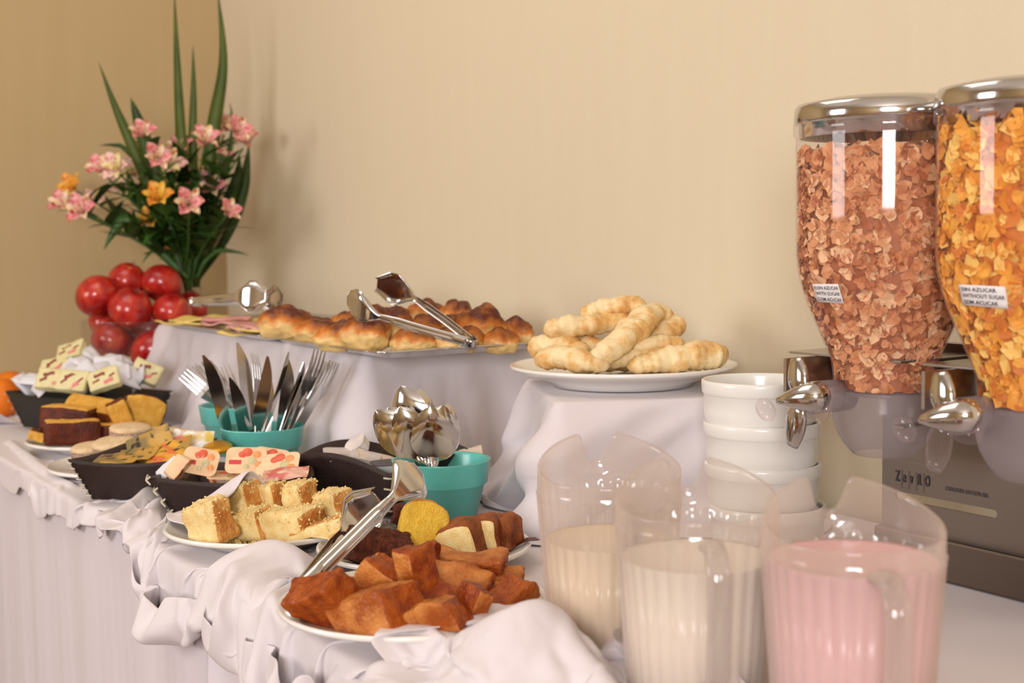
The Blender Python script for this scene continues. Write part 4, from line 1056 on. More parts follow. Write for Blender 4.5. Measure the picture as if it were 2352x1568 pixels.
def bx(name, lo, hi, mat, parent=disp, bev=.0012):
    c = [(a + b) / 2 for a, b in zip(lo, hi)]; s = [b - a for a, b in zip(lo, hi)]
    V, Fc = boxm(*s); o = mesh(name, V, Fc, mat, parent, False, loc=Vector(c) - DL)
    if bev: b = o.modifiers.new('bevel', 'BEVEL'); b.width = bev; b.segments = 2
    return o
yL = atx(2028, 1120, PX).y; yR = .56
s0 = atx(2058, 1131, PX); s1 = atx(2292, 1186, PX)       # slot ends
zs = (s0.z + s1.z) / 2; hs = .0042
# panel with a real slot: outline ring triangulated around the hole
def panel_with_slot():
    out = [(yL, TZ + .046), (yR, TZ + .046), (yR, TZ + .245), (yL, TZ + .245)]
    hole = []
    for k in range(9): a = PI / 2 + PI * k / 8; hole.append((s0.y - hs - hs * math.cos(a) * -1 * 0 + hs * -math.cos(a) * -1, zs + hs * math.sin(a)))
    hole = []
    for k in range(9): a = -PI / 2 + PI * k / 8; hole.append((s0.y - hs + hs * math.cos(a), zs + hs * math.sin(a)))
    for k in range(9): a = PI / 2 + PI * k / 8; hole.append((s1.y + hs + hs * math.cos(a), zs + hs * math.sin(a)))
    bm = bmesh.new()
    ov = [bm.verts.new((0, y - DL.y, z - DL.z)) for y, z in out]; hv = [bm.verts.new((0, y - DL.y, z - DL.z)) for y, z in hole]
    es = [bm.edges.new((ov[i], ov[(i + 1) % 4])) for i in range(4)] + [bm.edges.new((hv[i], hv[(i + 1) % len(hv)])) for i in range(len(hv))]
    bmesh.ops.triangle_fill(bm, use_beauty=True, edges=es)
    me = bpy.data.meshes.new('front_panel'); bm.to_mesh(me); bm.free(); me.materials.append(m_panel)
    o = bpy.data.objects.new('front_panel', me); link(o, disp); md = o.modifiers.new('t', 'SOLIDIFY'); md.thickness = .0025; md.offset = 0
panel_with_slot()
bx('base', (PX - .012, yR, TZ + .002), (PX + .05, yL + .002, TZ + .046), simple('dark_steel_base', (120, 108, 98), .4, metal=1), bev=.003)
bx('back_column', (PX + .05, .84, TZ + .15), (PX + .08, .96, TZ + .23), m_dark)
def text(name, body, loc, xdir, updir, size, mat, parent, bold=0.0, sx=1.0):
    cu = bpy.data.curves.new(name, 'FONT'); cu.body = body; cu.size = size; cu.extrude = .0001; cu.offset = bold; cu.resolution_u = 3
    tmp = bpy.data.objects.new(name, cu); C.objects.link(tmp); bpy.context.view_layer.update()
    dg = bpy.context.evaluated_depsgraph_get(); me = bpy.data.meshes.new_from_object(tmp.evaluated_get(dg)); bpy.data.objects.remove(tmp)
    me.transform(Matrix.Diagonal((sx, 1, 1, 1))); me.name = name; me.materials.clear(); me.materials.append(mat)
    o = bpy.data.objects.new(name, me); link(o, parent)
    x = Vector(xdir).normalized(); z = x.cross(Vector(updir)).normalized(); y = z.cross(x)
    Mx = Matrix((x, y, z)).transposed().to_4x4(); Mx.translation = Vector(loc) - (Vector(parent['wloc']) if parent is not None and 'wloc' in parent else (DL if parent is disp else Vector()))
    o.matrix_local = Mx; return o
xt = PX - .0022
p = atx(2056, 1100, xt)
letters = [('Z', .0), ('e', .0075), ('v', .0148), ('R', .0222), ('O', .0292)]
p0 = atx(2056, 1102, xt); p1 = atx(2136, 1117, xt); Lw = p0.y - p1.y
for i, ch in enumerate('ZevRO'):
    q = Vector((xt, p0.y - Lw * i / 4.75, p0.z - .0005))
    text('letter', ch, q, (0, -1, 0), (0, 0, 1), .0160 if ch != 'e' and ch != 'v' else .0165, m_ink, disp, .00035, .52)
    if i: 
        V, Fc = boxm(.0003, .0003, .020); mesh('letter_bar', V, Fc, m_ink, disp, False, loc=Vector((xt, q.y + .0011, q.z + .003)) - DL)
p0 = atx(2171, 1125, xt); text('small_print', 'DESIGNER EDITION SBL', p0, (0, -1, 0), (0, 0, 1), .0058, m_ink, disp, 0.0, .85)

flake_mats = (simple('sugared_flake', (228, 168, 118), .6, var=(206, 132, 82), vscale=60), simple('sugared_flake_dark', (182, 108, 66), .6), simple('sugared_flake_light', (240, 196, 150), .6))
corn_mats = (simple('corn_flake', (244, 176, 60), .55, var=(232, 150, 40), vscale=60), simple('corn_flake_deep', (216, 124, 34), .55), simple('corn_flake_light', (250, 206, 106), .55))
def container(idx, yo, fl, fname, lab_txt):
    c = Vector((AX, AY - yo, 0)) - DL
    prof = [(.0865, 1.203), (.0868, 1.20), (.0866, 1.14), (.0866, 1.088), (.0850, 1.072), (.0815, 1.056), (.0755, 1.038), (.067, 1.018), (.058, .997), (.0515, .980), (.0500, .965), (.0498, .950)]
    V, Fc = lathe(prof, 80); o = mesh('container', V, Fc, m_acr, disp, loc=c); o['label'] = 'clear container of ' + fname
    V, Fc = lathe([(.0500, .9515), (.0502, .925), (.0470, .912), (.0400, .900), (.0310, .889), (.0290, .888)], 64); mesh('outlet_chamber', V, Fc, m_frost, disp, loc=c)
    V, Fc = lathe([(.0880, 1.2025), (.0890, 1.204), (.0892, 1.2135), (.0880, 1.2145)], 80); mesh('lid_seal', V, Fc, m_acr, disp, loc=c)
    V, Fc = lathe([(0, 1.210), (.0800, 1.2095), (.0822, 1.2105), (.0830, 1.2005), (.0838, 1.2005), (.0842, 1.213), (.0885, 1.2145), (.0893, 1.2165), (.0880, 1.2290), (.0850, 1.2325), (.06, 1.2375), (.03, 1.2395), (0, 1.240)], 80)
    mesh('chrome_lid', V, Fc, m_steel, disp, loc=c)
    V, Fc = lathe([(0, .953), (.048, .953), (.049, .951), (.048, .949), (0, .949)], 40); mesh('portion_disc', V, Fc, m_frost, disp, loc=c)
    # cereal: one uncountable heap of flakes
    mb = MB(); rg = random.Random(100 + idx)
    def R_at(z):
        P = prof[::-1]
        for (r0, z0), (r1, z1) in zip(P, P[1:]):
            if z0 <= z <= z1: return r0 + (r1 - r0) * (z - z0) / (z1 - z0 + 1e-9)
        return .0866
    # core so the heap is not see-through
    top = 1.186 if idx == 0 else 1.204
    core = [(0, .955)] + [(R_at(z) - .007, z) for z in np.linspace(.955, top - .01, 24)] + [(.05, top - .004), (0, top)]
    cm = MB(); V, Fc = lathe(core, 40); mb.add(V, Fc, 1)
    N = 3600 if idx == 0 else 3000
    for k in range(N):
        if rg.random() < .90:
            z = rg.uniform(.953, top); a = rg.uniform(0, 2 * PI); 
            if rg.random() > R_at(z) / .0866: continue
            r = R_at(z) - .0035 - abs(rg.gauss(0, .0028))
        else:
            a = rg.uniform(0, 2 * PI); r = .082 * math.sqrt(rg.random()); z = top + rg.uniform(-.004, .005) - .004 * (r / .08) ** 2
        if idx == 1 and math.cos(a - math.radians(200)) < -.4: continue
        p = Vector((r * math.cos(a), r * math.sin(a), z))
        s = rg.uniform(.0045, .0100) * (1.2 if idx else 1.0); e = Euler((rg.uniform(0, 6.3), rg.uniform(0, 6.3), rg.uniform(0, 6.3))).to_matrix()
        if rg.random() < .6:      # lie roughly against the wall
            nrm = Vector((math.cos(a), math.sin(a), 0)); q = nrm.to_track_quat('Z', 'Y').to_matrix(); e = q @ Euler((rg.uniform(-.5, .5), rg.uniform(-.5, .5), rg.uniform(0, 6))).to_matrix()
        cv = rg.uniform(.2, 1.0); V = [p + e @ Vector((0, 0, 0))]; ns = 7
        for q in range(ns):
            an = 2 * PI * q / ns; rr2 = s * rg.uniform(.72, 1.1)
            x, y = rr2 * math.cos(an), rr2 * .8 * math.sin(an); V.append(p + e @ Vector((x, y, cv * (x * x) / s * 1.3 + rg.uniform(-.0006, .0006))))
        mb.add(V, [(0, 1 + q, 1 + (q + 1) % ns) for q in range(ns)], rg.choice((0, 0, 0, 1, 2)))
    lim = .0860
    out = []
    for v in mb.V:
        rr2 = math.hypot(v[0], v[1]); L = R_at(min(max(v[2], .951), 1.20)) - .0012
        f = L / rr2 if rr2 > L else 1; out.append((v[0] * f, v[1] * f, max(v[2], .954)))
    mb.V = out
    o = mb.obj('cereal_flakes', fl, disp, False, loc=c); o['kind'] = 'stuff'; o['label'] = fname + ' filling the container'
    # paper label on the side facing the room
    return c
cA = container(0, 0, flake_mats, 'brown sugared flakes', None)
cB = container(1, SP, corn_mats, 'yellow corn flakes', None)
# labels: placed on the cone below the shoulder
def paper_label(cc, corners, lines, d_in):
    cw = cc + DL
    def on(px, py):          # ray meets the vertical cylinder around the container axis
        r = ray(px, py); best = None
        lo, hi = .9, 1.6
        for k in range(500):
            t = 1.0 + k * .001; p = EYE + r * t
            if math.hypot(p.x - cw.x, p.y - cw.y) < d_in(p.z) + .0012: return p
        return p
    n, m_ = 10, 5; V = []
    for i in range(n + 1):
        for j in range(m_ + 1):
            u, v = i / n, j / m_
            a = (corners[0][0] * (1 - u) + corners[1][0] * u, corners[0][1] * (1 - u) + corners[1][1] * u); b = (corners[3][0] * (1 - u) + corners[2][0] * u, corners[3][1] * (1 - u) + corners[2][1] * u)
            V.append(on(a[0] * (1 - v) + b[0] * v, a[1] * (1 - v) + b[1] * v) - DL)
    o = mesh('paper_label', V, grid_faces(n + 1, m_ + 1), m_paper, disp); md = o.modifiers.new('t', 'SOLIDIFY'); md.thickness = .0004; md.offset = 0
    # lettering mapped on the label patch
    for li, ln in enumerate(lines):
        cu = bpy.data.curves.new('t', 'FONT'); cu.body = ln; cu.size = 1; cu.resolution_u = 2; cu.offset = .012
        tmp = bpy.data.objects.new('t', cu); C.objects.link(tmp); bpy.context.view_layer.update(); dg = bpy.context.evaluated_depsgraph_get()
        me = bpy.data.meshes.new_from_object(tmp.evaluated_get(dg)); bpy.data.objects.remove(tmp)
        w_ = max(v.co.x for v in me.vertices) or 1
        for v in me.vertices:
            u = .04 + .92 * (v.co.x / w_) * min(1, len(ln) / max(len(q) for q in lines) * 1.06); vv = (li + .86) / len(lines) * .92 + .04 - v.co.y / .72 * .62 / len(lines) * .92
            a = (corners[0][0] * (1 - u) + corners[1][0] * u, corners[0][1] * (1 - u) + corners[1][1] * u); b = (corners[3][0] * (1 - u) + corners[2][0] * u, corners[3][1] * (1 - u) + corners[2][1] * u)
            p = on(a[0] * (1 - vv) + b[0] * vv, a[1] * (1 - vv) + b[1] * vv); dd = (EYE - p).normalized(); v.co = p + dd * .0012 - DL
        me.materials.clear(); me.materials.append(m_ink); ob = bpy.data.objects.new('label_line', me); link(ob, disp)
def Rz(z):
    P = [(.0498, .950), (.0500, .965), (.0515, .980), (.058, .997), (.067, 1.018), (.0755, 1.038), (.0815, 1.056), (.0850, 1.072), (.0866, 1.088), (.0866, 1.3)]
    for (r0, z0), (r1, z1) in zip(P, P[1:]):
        if z0 <= z <= z1: return r0 + (r1 - r0) * (z - z0) / (z1 - z0)
    return .0866
paper_label(cA, [(1865, 652), (1925, 652), (1938, 697), (1878, 693)], ['CON AZUCAR', 'WITH SUGAR', 'COM ACUCAR'], Rz)
paper_label(cB, [(2201, 653), (2309, 658), (2316, 709), (2212, 700)], ['SIN AZUCAR', 'WITHOUT SUGAR', 'SEM ACUCAR'], Rz)
# support shelves, brackets and wing knobs
for k in range(2):
    o = k * SP; y0, y1 = AY - o - .052, AY - o + .105
    bx('support_shelf', (AX - .034, AY - o - .05, .984), (PX + .10, AY - o + .098, .9865), m_steel_soft, bev=.0006)
    bx('lower_bracket', (AX - .046, AY - o - .064, .9245), (PX, AY - o - .050, .9265), m_steel_soft, bev=.0005)
    bx('side_arm', (AX - .075, AY - o + .060, .950), (PX, AY - o + .064, .984), m_steel_soft, bev=.0005)
    cc = Vector((AX, AY - o, .948)) - DL
    # shaft along -x
    V, Fc = lathe([(0, 0), (.016, 0), (.016, .050), (.012, .056), (.012, .064), (0, .064)], 32)
    R_ = Matrix.Rotation(-PI / 2, 4, 'Y')
    V = [R_ @ Vector(v) for v in V]; mesh('knob_shaft', V, Fc, m_frost, disp, loc=cc + Vector((-.030, .022, 0)))
    kb = cc + Vector((-.094, .022, 0))
    V, Fc = lathe([(0, -.024), (.003, -.023), (.008, -.012), (.0125, .0), (.0150, .012), (.0145, .020), (.011, .026), (.005, .0295), (0, .030)], 32)
    q = (Vector((.45, -.88, .16))).to_track_quat('Z', 'Y').to_matrix().to_4x4()
    mesh('knob_cap', [q @ Vector(v) for v in V], Fc, m_steel, disp, loc=kb + Vector((-.006, -.006, .002)))
    V, Fc = lathe([(0, -.003), (.011, -.003), (.0125, 0), (.011, .003), (0, .003)], 28)
    mesh('knob_end_disc', [Matrix.Rotation(math.radians(70), 4, 'Y') @ Vector(v) for v in V], Fc, m_acr, disp, loc=kb + Vector((-.016, .030, -.012)))
    for wi, (ang, L, mt) in enumerate(((78, .034, m_steel), (200, .030, m_acr), (-72, .044, m_steel))):
        if k == 1 and wi == 2: mt = m_acr
        a = math.radians(ang); dv = Vector((0.10, math.cos(a), math.sin(a)))
        n = 9; path = [dv * (.006 + L * i / (n - 1)) for i in range(n)]
        rad = [.006 + .0075 * math.sin(PI * (i / (n - 1)) ** .8 * .86 + .2) for i in range(n)]
        V, Fc = tube(path, rad, 14, True, (.42, 1.0), upv=(1, 0, 0)); mesh('knob_wing', V, Fc, mt, disp, loc=kb)

# ================================================================== PITCHERS
m_pit = clearmat('clear_pitcher_plastic', (.975, .965, .96), .08, .17, (236, 224, 216), .6, 2.6)
m_hand = clearmat('clear_handle_plastic', (.93, .92, .91), .06, .26, (226, 216, 210), .5, 2.0)
def pitcher(label, px, d, level, col, rot):
    c = WD(px, d, TZ + .003); t = thing('milk_pitcher', label, 'pitcher', c, group='fluted clear pitchers')
    R0 = .0625; seg = 240; NF = 30; V = []; rows = []
    def ztop(th):      # th from the handle side (0) to the spout (pi)
        th = abs((th + PI) % (2 * PI) - PI); s = (1 - math.cos(min(PI, max(0, (th - .9) / (PI - .9) * PI)))) / 2
        z = .148 + .030 * s ** .9 if th > .9 else .148
        z -= .027 * math.exp(-((PI - th) / .21) ** 4)
        return z
    zs_ = [0, .004, .02, .06, .10, .125, .131, .134, .137]
    for k, z in enumerate(zs_ + [1, 2, 3, 4, 5, 6]):
        for i in range(seg):
            th = 2 * PI * i / seg
            if z >= 1: f = z / 6; zz = .137 + (ztop(th) - .137) * f
            else: f = 0; zz = z
            r = (R0 - .009 + .009 * min(1, zz / .13)) * (.93 if k == 0 else 1)
            if .004 < z < .134 or z < .004 and k: r *= 1 + .034 * abs(math.cos(th * NF / 2)) - .022
            if k == 7: r += .0012
            if f: r -= .006 * f ** 2 * max(0, -math.cos(th)) ; r += .010 * f * math.exp(-((abs((th + PI) % (2 * PI) - PI) - PI) / .3) ** 2)
            V.append((r * math.cos(th), r * math.sin(th), zz))
    n = len(zs_) + 6; Fc = []
    for k in range(n - 1):
        for i in range(seg): j = (i + 1) % seg; Fc.append((k * seg + i, k * seg + j, (k + 1) * seg + j, (k + 1) * seg + i))
    Fc.append(tuple(range(seg))[::-1])
    body = mesh('body', V, Fc, m_pit, t); sd = body.modifiers.new('t', 'SOLIDIFY'); sd.thickness = .0022; sd.offset = -1
    # handle towards theta 0
    P = [(R0 - .004, 0, .130), (R0 + .012, 0, .134), (R0 + .030, 0, .124), (R0 + .034, 0, .100), (R0 + .032, 0, .065), (R0 + .022, 0, .034), (R0 + .004, 0, .024), (R0 - .008, 0, .024)]
    Q = [Vector(q) for q in catmull(P, 6)]
    V, Fc = tube(Q, .0085, 12, True, (.55, 1.0), upv=(0, 0, 1)); mesh('handle', V, Fc, m_hand, t)
    mm, nt, b = newmat('drink_' + str(col[2])); b.inputs['Base Color'].default_value = lin(col); b.inputs['Roughness'].default_value = .25; b.inputs['Subsurface Weight'].default_value = .1; b.inputs['Subsurface Scale'].default_value = .004
    V, Fc = lathe([(0, .006), (R0 - .0125, .006), (R0 - .0030 - .009 + .009 * level / .13, level), (R0 - .006 - .009 + .009 * level / .13, level - .0006), (0, level - .0006)], 240, lambda a, k: 1 + .022 * abs(math.cos(a * NF / 2)) - .020)
    mesh('drink', V, Fc, mm, t)
    t.rotation_euler = (0, 0, rot)
    return t
hd = math.atan2(-FH.y, -FH.x)       # direction back to the camera
pitcher('clear pitcher of pink strawberry milk with a fluted body', 1955, .925, .130, (232, 190, 194), hd + .05)
pitcher('clear pitcher of plain white milk between the other two pitchers', 1602, 1.02, .110, (242, 234, 220), hd + .02)
pitcher('clear pitcher of cream-coloured milk behind the napkin, farthest of three', 1402, 1.16, .093, (240, 222, 192), hd + .12)
# ================================================================== PACKETS AND TUBS IN THE LEATHER TRAYS
def foil_print(name, base, cols, sc=60, thr=(.46, .54), rough=.35, seed=0, metal=0.0):
    """flat print: blotches of fruit colour on a pale foil"""
    m, nt, b = newmat(name); b.inputs['Roughness'].default_value = rough; b.inputs['Metallic'].default_value = metal
    tc = nt.nodes.new('ShaderNodeTexCoord'); last = None
    for k, (c, s_, lo) in enumerate(cols):
        mp = nt.nodes.new('ShaderNodeMapping'); mp.inputs['Location'].default_value = (seed + k * 3.1, k * 1.7, seed * .5)
        n = nt.nodes.new('ShaderNodeTexNoise'); n.inputs['Scale'].default_value = s_ * .8; n.inputs['Detail'].default_value = 1.5
        nt.links.new(tc.outputs['Object'], mp.inputs[0]); nt.links.new(mp.outputs[0], n.inputs['Vector'])
        r = nt.nodes.new('ShaderNodeValToRGB'); r.color_ramp.elements[0].position = lo + .14; r.color_ramp.elements[1].position = lo + .22
        r.color_ramp.elements[0].color = (1, 1, 1, 1); r.color_ramp.elements[1].color = (0, 0, 0, 1); nt.links.new(n.outputs[0], r.inputs[0])
        mx = nt.nodes.new('ShaderNodeMixRGB'); mx.inputs[2].default_value = lin(c); nt.links.new(r.outputs[0], mx.inputs[0])
        if last is None: mx.inputs[1].default_value = lin(base)
        else: nt.links.new(last.outputs[0], mx.inputs[1])
        last = mx
    nt.links.new(last.outputs[0], b.inputs['Base Color']); return m
m_lid = simple('jam_lid_foil', (238, 206, 162), .3, spec=.5, var=(232, 190, 150), vscale=50, bump=.25, bscale=150)
m_fr = [simple('fruit_print_red', (222, 98, 66), .35), simple('fruit_print_orange', (236, 156, 96), .35), simple('fruit_print_leaf', (206, 194, 146), .35)]
m_tub = foil_print('jam_tub_print', (206, 180, 150), [((190, 84, 62), 130, .30), ((214, 176, 130), 160, .25)], seed=4)
m_white_tub = simple('white_tub_plastic', (236, 230, 224), .4, spec=.4)
m_clear_lid = simple('creamer_lid', (226, 216, 208), .25, var=(206, 196, 196), vscale=60)
m_redbar = simple('lid_red_print', (214, 60, 66), .4)
def rr_out(w, h, r, n=6):
    out = []
    for cx, cy, a0 in ((w / 2 - r, h / 2 - r, 0), (-w / 2 + r, h / 2 - r, 90), (-w / 2 + r, -h / 2 + r, 180), (w / 2 - r, -h / 2 + r, 270)):
        for k in range(n): a = math.radians(a0 + 90 * k / (n - 1)); out.append((cx + r * math.cos(a), cy + r * math.sin(a)))
    return out
def loft(loops):
    n = len(loops[0]); V = [p for l in loops for p in l]; Fc = []
    for k in range(len(loops) - 1):
        for i in range(n): j = (i + 1) % n; Fc.append((k * n + i, k * n + j, (k + 1) * n + j, (k + 1) * n + i))
    Fc.append(tuple(range(n))[::-1]); Fc.append(tuple(range((len(loops) - 1) * n, len(loops) * n))); return V, Fc
def tub(name, label, c, rot, w, l, h, mt, ml, group, bar=False):
    t = thing(name, label, 'packet', (0, 0, 0), group=group); t.matrix_world = frame(c, rot)
    lo = lambda s, z, r: [(x, y, z) for x, y in rr_out(w * s, l * s, r)]
    V, Fc = loft([lo(.78, -h / 2, .006), lo(.80, -h / 2 + .001, .006), lo(.92, h / 2 - .001, .007)]); mesh('tub', V, Fc, mt, t, False)
    V, Fc = loft([lo(1.0, h / 2 - .001, .009), lo(1.0, h / 2, .009)]); mesh('foil_lid', V, Fc, ml, t, False)
    if ml is m_lid:
        for q, (fx, fy, fr) in enumerate(((.02, .30, .13), (.26, .22, .11), (.16, -.02, .12), (-.10, .22, .10), (.32, -.16, .10), (.02, -.24, .08))):
            V, Fc = lathe([(0, .0006), (w * fr * .9, .0005), (w * fr, .0001)], 14); mesh('fruit_print', V, Fc, m_fr[q % 3], t, loc=(fx * w, fy * l, h / 2))
    if bar: V, Fc = boxm(w * .30, l * .16, .0004); mesh('red_stripe', V, Fc, m_redbar, t, False, loc=(-w * .26, -l * .08, h / 2 + .0003))
def pk(name, label, c, rot, w, l, th, mat, group, cat='packet', crimp=True, bulge=1.0, seed=0, m2=None):
    """pillow packet with flat crimped ends"""
    n, m_ = 12, 10; V = []
    for sd in (1, -1):
        for i in range(n + 1):
            for j in range(m_ + 1):
                u, v = i / n * 2 - 1, j / m_ * 2 - 1
                b = max(0, (1 - (abs(u) / .86) ** 4)) * max(0, (1 - v ** 4)); b = b ** .5 * bulge
                V.append((u * l / 2 * (1 - .03 * v * v), v * w / 2 * (1 - .05 * (1 - abs(u))), sd * (th / 2 * b + .0002) + .0016 * nz((u, v, seed), 2.0, seed)))
    G = grid_faces(n + 1, m_ + 1); off = (n + 1) * (m_ + 1)
    fm = [0] * (2 * len(G))
    if m2 is not None:
        for q, f in enumerate(G):
            i = q // m_; j = q % m_
            if 3 <= j <= 6 and 2 <= i <= 6: fm[q] = fm[q + len(G)] = 1
    o = mesh(name, V, G + [tuple(k + off for k in f[::-1]) for f in G], [mat, m2] if m2 else mat, None, True, fm)
    o.matrix_world = frame(c, rot); return tag(o, label, cat, group)
# jam tray
GJ = 'fruit jam tubs'
tub('jam_tub', 'jam tub standing on edge with its foil lid turned to the room', WZ(462, 1064, 1.73), (62, 12, 0), .046, .036, .018, m_tub, m_lid, GJ, True)
tub('jam_tub', 'jam tub at the left end of its tray showing the patterned side', WZ(412, 1076, 1.72), (150, -50, 20), .040, .034, .020, m_lid, m_tub, GJ)
tub('jam_tub', 'jam tub in the middle of its tray with red print on the lid', WZ(566, 1064, 1.74), (48, 2, 4), .052, .040, .016, m_tub, m_lid, GJ, True)
tub('jam_tub', 'jam tub at the right end lying under a crumpled foil', WZ(642, 1076, 1.73), (38, -6, -6), .056, .040, .016, m_tub, m_lid, GJ)
tub('jam_tub', 'jam tub behind the middle one with its lid tipped to the right', WZ(620, 1062, 1.77), (36, 8, -8), .050, .038, .016, m_tub, m_lid, GJ)
tub('jam_tub', 'jam tub buried at the bottom left of its tray', WZ(520, 1104, 1.73), (6, 4, 10), .050, .040, .016, m_tub, m_lid, GJ)
m_foilp = foil_print('crumpled_foil_print', (228, 176, 156), [((214, 110, 104), 50, .3), ((240, 214, 180), 80, .24)], seed=9)
pk('foil_packet', 'crumpled pink foil packet on top of the right end of the jam tray', WZ(655, 1088, 1.69), (20, -6, 0), .030, .060, .006, m_foilp, 'loose packets', seed=2)
m_wh = simple('white_wrap', (222, 220, 226), .45, bump=.3, bscale=200)
pk('paper_packet', 'white paper corner at the left end of the jam tray', WZ(384, 1078, 1.74), (40, -40, 0), .026, .034, .006, m_wh, 'loose packets', seed=3)
# tea bags
m_tea = foil_print('tea_wrap', (172, 138, 66), [((226, 170, 62), 34, .36), ((226, 120, 64), 50, .22), ((60, 50, 34), 90, .18)], seed=2, rough=.3)
m_tea2 = foil_print('tea_wrap_dark', (136, 116, 72), [((196, 152, 70), 30, .34), ((52, 42, 30), 80, .2)], seed=6, rough=.3)
tea = [('tea packet standing highest, leaning left in the tea tray', 345, 1024, 1.90, (48, -22, 6), m_tea2), ('tea packet in the middle of the tea tray with orange print', 385, 1036, 1.88, (30, -14, -6), m_tea),
       ('tea packet lying flat along the rim of the tea tray', 310, 1044, 1.86, (14, -8, -10), m_tea2), ('tea packet at the bottom left of the tea tray', 270, 1052, 1.85, (8, -4, -6), m_tea2), ('tea packet leaning against the jam tray', 400, 1048, 1.85, (20, 4, 0), m_tea)]
for i, (lb, px, py, d, r, mt) in enumerate(tea): pk('tea_packet', lb, WZ(px, py, d), r, .052, .066, .0035, mt, 'tea packets', bulge=.8, seed=i)
m_cello = foil_print('clear_wrap_print', (226, 204, 170), [((232, 120, 130), 50, .28), ((244, 240, 236), 70, .3), ((226, 196, 90), 60, .24)], seed=3, rough=.12)
pk('sweet_packet', 'shiny clear-wrapped sweet packet between the biscuits and the knife pot', WZ(440, 1016, 1.92), (58, 4, -4), .040, .062, .010, m_cello, 'loose packets', seed=8)
m_gold = simple('gold_foil', (214, 160, 40), .25, metal=.7, bump=.5, bscale=160)
V, Fc = lathe([(0, -.003), (.020, -.003), (.022, 0), (.020, .003), (.012, .004), (0, .0042)], 32)
o = mesh('gold_coin_sweet', V, Fc, m_gold); o.matrix_world = frame(WZ(500, 1027, 1.91), (14, 0, 0)); tag(o, 'round gold-wrapped sweet beside the knife pot', 'sweet')
# creamers
GC = 'white creamer tubs'
m_kraft = simple('cream_paper', (226, 208, 188), .6)
tub('creamer_tub', 'creamer tub tipped up highest in the creamer tray', WZ(822, 1026, 1.80), (35, -30, -20), .034, .030, .016, m_white_tub, m_clear_lid, GC)
tub('creamer_tub', 'creamer tub at the left with its glossy lid upward', WZ(778, 1046, 1.785), (4, 3, 10), .042, .038, .014, m_white_tub, m_clear_lid, GC)
tub('creamer_tub', 'creamer tub lying near the centre of its tray', WZ(838, 1056, 1.76), (10, 12, 0), .040, .034, .014, m_white_tub, m_clear_lid, GC)
tub('dark_lid_tub', 'tub with dark grey lid beside the spoon pot', WZ(884, 1072, 1.72), (6, 0, 30), .036, .030, .012, m_white_tub, simple('grey_lid', (88, 84, 88), .4), GC)
pk('paper_packet', 'cream paper packet lying across the creamer tray', WZ(872, 1052, 1.77), (16, 18, 20), .034, .060, .003, m_kraft, 'loose packets', seed=5)
pk('paper_packet', 'flat cream paper packet at the front of the creamer tray', WZ(815, 1064, 1.755), (6, 14, 0), .036, .064, .003, m_kraft, 'loose packets', seed=6)
pk('paper_packet', 'cream paper packet at the far right corner behind the spoons', WZ(1066, 1044, 1.78), (20, -14, 0), .030, .050, .003, m_kraft, 'loose packets', seed=7)
tub('creamer_tub', 'creamer tub buried under the papers at the left corner', WZ(742, 1056, 1.785), (0, 0, 20), .030, .028, .012, m_white_tub, m_clear_lid, GC)
# butter and sugar
m_but = simple('butter_wrap', (226, 216, 166), .35, var=(216, 204, 150), vscale=60); m_bred = simple('butter_brown_print', (140, 52, 44), .4); m_bpink = simple('butter_pink_print', (226, 124, 128), .4)
m_cream = simple('cream_wrap', (220, 208, 156), .4)
def butter(label, px, py, d, rot, seed):
    V, Fc, S = rbox(8, (.028, .021, .008), .002)
    fm = [0 if s == 5 or s == 2 else 1 for s in S]
    o = mesh('butter_packet', [Vector(v) + Vector((nz(v, 60, seed), nz(v, 60, seed + 1), nz(v, 60, seed + 2))) * .0018 for v in V], Fc, [m_but, m_cream], None, True, fm)
    o.matrix_world = frame(WZ(px, py, d), rot); tag(o, label, 'packet', 'printed butter packets')
    for nm, bxs, mm_, lc in (('brown_print', (.020, .007, .0006), m_bred, (-.006, .008, .0080)), ('brown_print', (.012, .006, .0006), m_bred, (-.014, -.004, .0080)), ('brown_print', (.010, .005, .0006), m_bred, (.016, .001, .0080)), ('pink_print', (.016, .009, .0006), m_bpink, (.008, -.010, .0080))):
        V, Fc, _s = rbox(4, (bxs[0] / 2, bxs[1] / 2, bxs[2]), .0005); q = mesh(nm, [Vector(v) + Vector((0, .003 * math.sin(v[0] * 260), 0)) for v in V], Fc, mm_, o); q.location = lc; q.rotation_euler = (0, 0, .25 * ((seed % 3) - 1))
for i, a in enumerate([('butter packet crowning the heap in the black tray', 163, 808, 2.60, (42, -16, -12)), ('butter packet at the left front of the black tray', 120, 872, 2.50, (56, 6, 0)), ('second butter packet at the front, touching the left one', 168, 876, 2.47, (56, 6, -6)),
                       ('butter packet in the middle front of the black tray, leaning right', 240, 872, 2.47, (50, -16, 10)), ('butter packet at the right end near the apples', 336, 856, 2.56, (52, 24, 0)), ('butter packet on the left shoulder of the heap', 128, 844, 2.58, (40, -10, 0)),
                       ('butter packet lying behind the white sachets', 262, 832, 2.64, (10, 4, 0))]): butter(*a[:4], a[4], i)
ws = [(75, 872, 2.56), (95, 888, 2.52), (195, 838, 2.56), (215, 822, 2.60), (248, 836, 2.56), (275, 826, 2.60), (290, 852, 2.54), (182, 852, 2.54), (158, 850, 2.56), (292, 872, 2.52), (205, 858, 2.52), (235, 850, 2.54), (318, 870, 2.55), (60, 884, 2.58), (268, 862, 2.52)]
